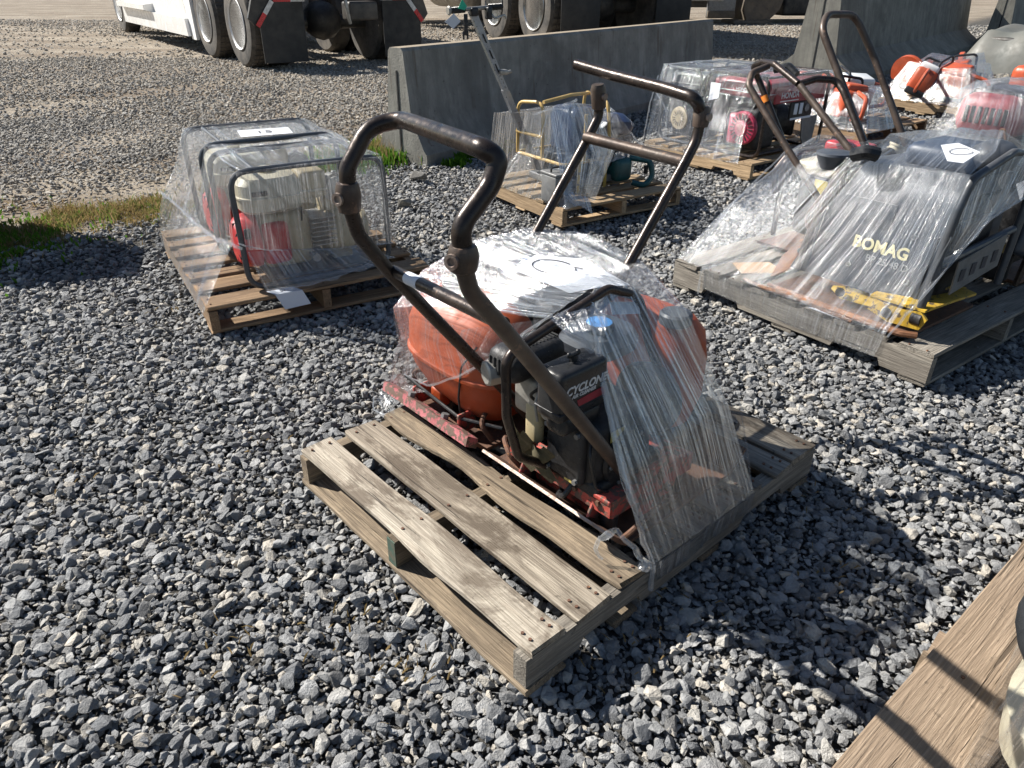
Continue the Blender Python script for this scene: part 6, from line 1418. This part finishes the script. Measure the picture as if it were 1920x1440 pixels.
saw('orange saw with white top near the barrier on the far pallet', FS2, (.20, .75, .16), .4, .35, True)
saw('orange saw tilted up in the middle of the far pallet', FS2, (.38, .40, .16), 1.5, -.3)
saw('orange saw with guard pointing up right on the far pallet', FS2, (.80, .50, .16), .3, -.15)
def wrapS(label, fr, W, Ln, peaks, zt=.55, low=.0):
    t = wrap(label, fr, (W / 2, Ln / 2, .13)); c = [V(*p) for p in peaks]
    m_ = sum(c, V(0, 0, 0)) / len(c); k = len(c)
    for i in range(k):
        a, b = c[i], c[(i + 1) % k]; mm = (a + b) / 2 - V(0, 0, .05)
        sheet_obj(t, [[m_ - V(0, 0, .04), m_ - V(0, 0, .041) + V(.002, 0, 0)], [a, mm, b]], 'film', 30, 12, .01, 14)
        oa = V(m_.x + (a.x - m_.x) * 1.7, m_.y + (a.y - m_.y) * 1.7, .13); ob = V(m_.x + (b.x - m_.x) * 1.7, m_.y + (b.y - m_.y) * 1.7, .13)
        def cl(p): return V(min(W, max(-.01, p.x)), min(Ln, max(-.01, p.y)), .125)
        oa, ob = cl(oa), cl(ob)
        sheet_obj(t, [[a, mm, b], [a.lerp(oa, .5), mm.lerp((oa + ob) / 2, .5), b.lerp(ob, .5)], [oa, (oa + ob) / 2, ob]], 'film', 50, 14, .012, 18)
    return t
w1 = wrapS('film tent over the orange saws on the brown pallet', FS1, 1.2, 1.0, [(.12, .12, .46), (.50, .15, .50), (.95, .50, .42), (.75, .88, .58), (.15, .85, .50)])
w2 = wrapS('film tent over the orange saws on the far pallet by the tarp', FS2, 1.15, 1.05, [(.15, .15, .52), (.62, .15, .54), (1.10, .45, .62), (.75, .90, .60), (.25, .90, .56)])
rope(w2, [(.62, .12, .46), (.70, -.01, .2), (.72, -.02, .14)], .012); rope(w1, [(.45, .10, .42), (.42, -.01, .2), (.42, -.03, .10)], .012)
def tarp():
    P = at(1985, 165, 0); fr = Frame(P.x, P.y, math.radians(38))
    t = Thing('covered_load', 'grey green tarp draped over a load on a pallet at the right edge', 'tarp covered load', fr, (0, 0, 0))
    t.part('load_box', MB().rbox((.4, .6, .40), (1.1, 1.0, .45), .04), 'chassis')
    t.part('tarp', MB().sheet(lambda u, v: (-.35 + 1.6 * u, -.12 + 1.5 * v, .12 + .60 * min(1, 5 * u, 5 * (1 - u)) ** .5 * min(1, 5 * v + .35, 5 * (1 - v) + .3) ** .6 + .03 * math.sin(8 * u + 3 * v) + .02 * math.sin(17 * v)), 34, 30), 'tarp')
    t.part('pallet_board', MB().box((.4, -.05, .14), (1.5, .10, .02)), 'wood_grey'); t.part('pallet_board', MB().box((.4, .02, .05), (1.5, .04, .10)), 'wood_grey')
    t.part('green_corner', MB().prism([(-.36, .3, .55), (-.30, .1, .60), (-.28, .3, .70), (-.33, .4, .68)], (.01, .01, 0)), 'green_tape')
tarp()
def red_machine():
    P = at(1885, 330, 0); fr = Frame(P.x, P.y, math.radians(36))
    t = Thing('wrapped_engine', 'red hooded machine under shiny film at the right edge', 'engine', fr, (0, 0, 0))
    t.part('hood', MB().rbox((.30, .30, .42), (.62, .50, .34), .12, None, 4), 'panelred'); t.part('dark_top', MB().rbox((.34, .30, .57), (.48, .40, .10), .05), 'black')
    for k in range(7): t.part('vent_slot', MB().rbox((-.013, .14 + k * .05, .43), (.012, .03, .13), .004, None, 1), 'darkline')
    for k in range(6): t.part('vent_slot', MB().rbox((.16 + k * .05, .045, .44), (.03, .012, .12), .004, None, 1), 'darkline')
    t.part('base_frame', MB().rbox((.3, .3, .18), (.66, .50, .16), .03), 'chassis')
    for (x, y) in ((.02, .08), (.58, .08), (.02, .52), (.58, .52)): t.part('wheel', MB().lathe((x, y, .1), (0, 1, 0), [(0, .04), (0, .1), (.05, .1), (.05, .04)], 20), 'tyre')
    w = wrap('shiny film over the red hooded machine at the right edge', fr, (.3, .3, .1))
    sheet_obj(w, [[(.0, .02, .60), (.3, .0, .66), (.62, .02, .60)], [(-.02, .3, .66), (.3, .3, .70), (.64, .3, .66)], [(0, .56, .60), (.3, .58, .64), (.62, .56, .6)]], 'film_haze', 40, 14, .012, 14)
    sheet_obj(w, [[(0, .56, .60), (-.02, .3, .66), (0, .02, .60), (.3, .0, .66), (.62, .02, .60)], [(-.06, .60, .40), (-.09, .3, .42), (-.06, -.03, .42), (.3, -.05, .42), (.68, -.03, .4)], [(-.10, .64, .22), (-.14, .3, .2), (-.08, -.08, .22), (.3, -.09, .2), (.7, -.08, .2)]], 'film', 80, 14, .012, 18)
    o = Thing('orange_machine', 'bit of an orange wrapped machine at the far right edge', 'machine', Frame(at(1925, 205).x, at(1925, 205).y, .6), (0, 0, 0))
    o.part('body', MB().rbox((.15, .15, .30), (.40, .30, .36), .08), 'orange2'); o.part('skid', MB().rbox((.15, .15, .07), (.46, .36, .10), .02), 'black'); o.part('cap', MB().lathe((.1, .1, .48), (0, 0, 1), [(0, .04), (.02, .04)], 14), 'black')
red_machine()

# ---------------------------------------------------------------- bottom right corner: next pallet, its wrapped cream machine
FP = Frame(at(1560, 1436, .12).x, at(1560, 1436, .12).y, .700)
def corner():
    t = Thing('wooden_pallet', 'new pine pallet entering the frame at the bottom right corner', 'pallet', FP, (.6, -.4, 0), 'wooden pallets')
    plank(t, 'deck_board', 'wood_pine', 1.55, .190, .038, (.50, -.095, .101), 0.0, 77, .012, nails=[(-.1, .02), (.25, -.03), (.5, .04)], nx=30)
    for i, y in enumerate((-.46, -.70)): plank(t, 'deck_board', 'wood_pine', 1.55, .19, .038, (.50, y, .101), 0, 80 + i, .012)
    for x in (-.15, .5, 1.15): plank(t, 'cross_bearer', 'wood_pine', .80, .09, .080, (x, -.38, .040), PI / 2, 90, .01)
    m = Thing('wrapped_machine', 'cream tanked machine under glossy film cut by the bottom right corner', 'machine', FP, (.42, -.36, .12))
    m.part('tank', tankshape(.42, -.345, [(.125, .17, .14, 0, 0), (.15, .22, .18, 0, 0), (.25, .235, .195, 0, 0), (.31, .20, .16, 0, 0), (.33, .15, .12, 0, 0)]), 'cream')
    m.part('engine_block', MB().rbox((.80, -.45, .30), (.26, .26, .30), .04), 'engine'); m.part('rubber_rim', MB().tube([(.34 + .19 * math.cos(a), -.31 + .17 * math.sin(a), .44 + .02 * math.cos(a)) for a in np.linspace(0, 2 * PI, 30)[:-1]], .026, 12, closed=True), 'black')
    m.part('filler_lid', MB().lathe((.44, -.315, .32), (0, 0, 1), [(0, .14), (.04, .14), (.05, .12)], 26), 'engine')
    w = wrap('glossy film over the cream machine in the bottom right corner', FP, (.42, -.36, .12))
    sheet_obj(w, [[(.15, -.20, .46), (.34, -.115, .475), (.60, -.16, .46)], [(.12, -.32, .47), (.36, -.31, .49), (.74, -.34, .48)], [(.16, -.47, .46), (.4, -.52, .47), (.8, -.56, .46)]], 'vinyl_film', 40, 14, .006, 8)
    sheet_obj(w, [[(.16, -.47, .46), (.12, -.32, .47), (.15, -.20, .46), (.34, -.115, .475), (.60, -.16, .46)], [(.17, -.54, .29), (.15, -.33, .29), (.19, -.165, .29), (.46, -.125, .30), (.74, -.14, .31)], [(.16, -.55, .13), (.135, -.34, .13), (.18, -.16, .128), (.47, -.125, .128), (.80, -.13, .13)]], 'vinyl_film', 90, 18, .008, 9)
M['wood_pine'] = wood('brown_pine_plank', (0.37, 0.285, 0.205), (0.26, 0.19, 0.13), (0.21, 0.155, 0.11), stainamt=0.3, rings=0.55)
corner()
# unseen crate added past the left edge to cast the shadow there
def crate():
    fr = Frame(-3.82, 4.02, .35); t = Thing('shadow_crate', 'unseen slatted crate added to cast the shadow left of the grass strip', 'crate', fr, (0, 0, 0))
    H_ = 1.10; W_ = .56
    for y in (0, W_):
        for k in range(8): plank(t, 'side_slat', 'wood_brown', W_, .115, .02, (W_ / 2, y, .08 + k * .127), 0, k, .02, tilt=(PI / 2, 0))
    for x in (0, W_):
        for k in range(8): plank(t, 'end_slat', 'wood_brown', W_, .115, .02, (x, W_ / 2, .08 + k * .127), PI / 2, k + 20, .02, tilt=(PI / 2, 0))
    for k in range(4): plank(t, 'lid_board', 'wood_brown', W_ + .04, .122, .02, (W_ / 2, .06 + k * .125, H_ + .03), 0, k + 40, .02)
    for x in (.02, W_ - .02):
        for y in (.02, W_ - .02): t.part('corner_post', MB().box((x, y, H_ / 2), (.035, .035, H_)), 'wood_brown')
crate()

# dry stalks and leaf scraps blown onto the gravel
def scraps():
    r = random.Random(5); v = []; f = []
    for (px, py, n) in ((1010, 945, 14), (425, 1205, 16), (760, 1245, 22), (640, 1180, 14), (470, 830, 8), (1180, 1215, 20), (330, 585, 12), (1245, 1110, 14), (120, 900, 8), (1500, 930, 10), (1560, 1075, 12)):
        c = at(px, py)
        for k in range(n):
            x, y = c.x + r.gauss(0, .06), c.y + r.gauss(0, .06); a = r.uniform(0, PI); l = r.uniform(.005, .018); w = r.uniform(.0008, .0022); z = r.uniform(-.006, .012); dz = r.uniform(-.008, .012)
            dx, dy = math.cos(a) * l, math.sin(a) * l; wx, wy = -math.sin(a) * w, math.cos(a) * w; o = len(v)
            v += [(x - dx - wx, y - dy - wy, z), (x - dx + wx, y - dy + wy, z), (x + wx * 1.4, y + wy * 1.4, z + .006), (x - wx * 1.4, y - wy * 1.4, z + .004), (x + dx, y + dy, z + dz)]; f += [(o, o + 1, o + 2, o + 3), (o + 3, o + 2, o + 4)]
    me = bpy.data.meshes.new('dry_litter'); me.from_pydata(v, [], f); me.materials.append(M['drygrass']); o = bpy.data.objects.new('dry_litter', me); COL.objects.link(o)
    o['kind'] = 'stuff'; o['label'] = 'small dry stalks and leaf scraps scattered on the gravel'
scraps()
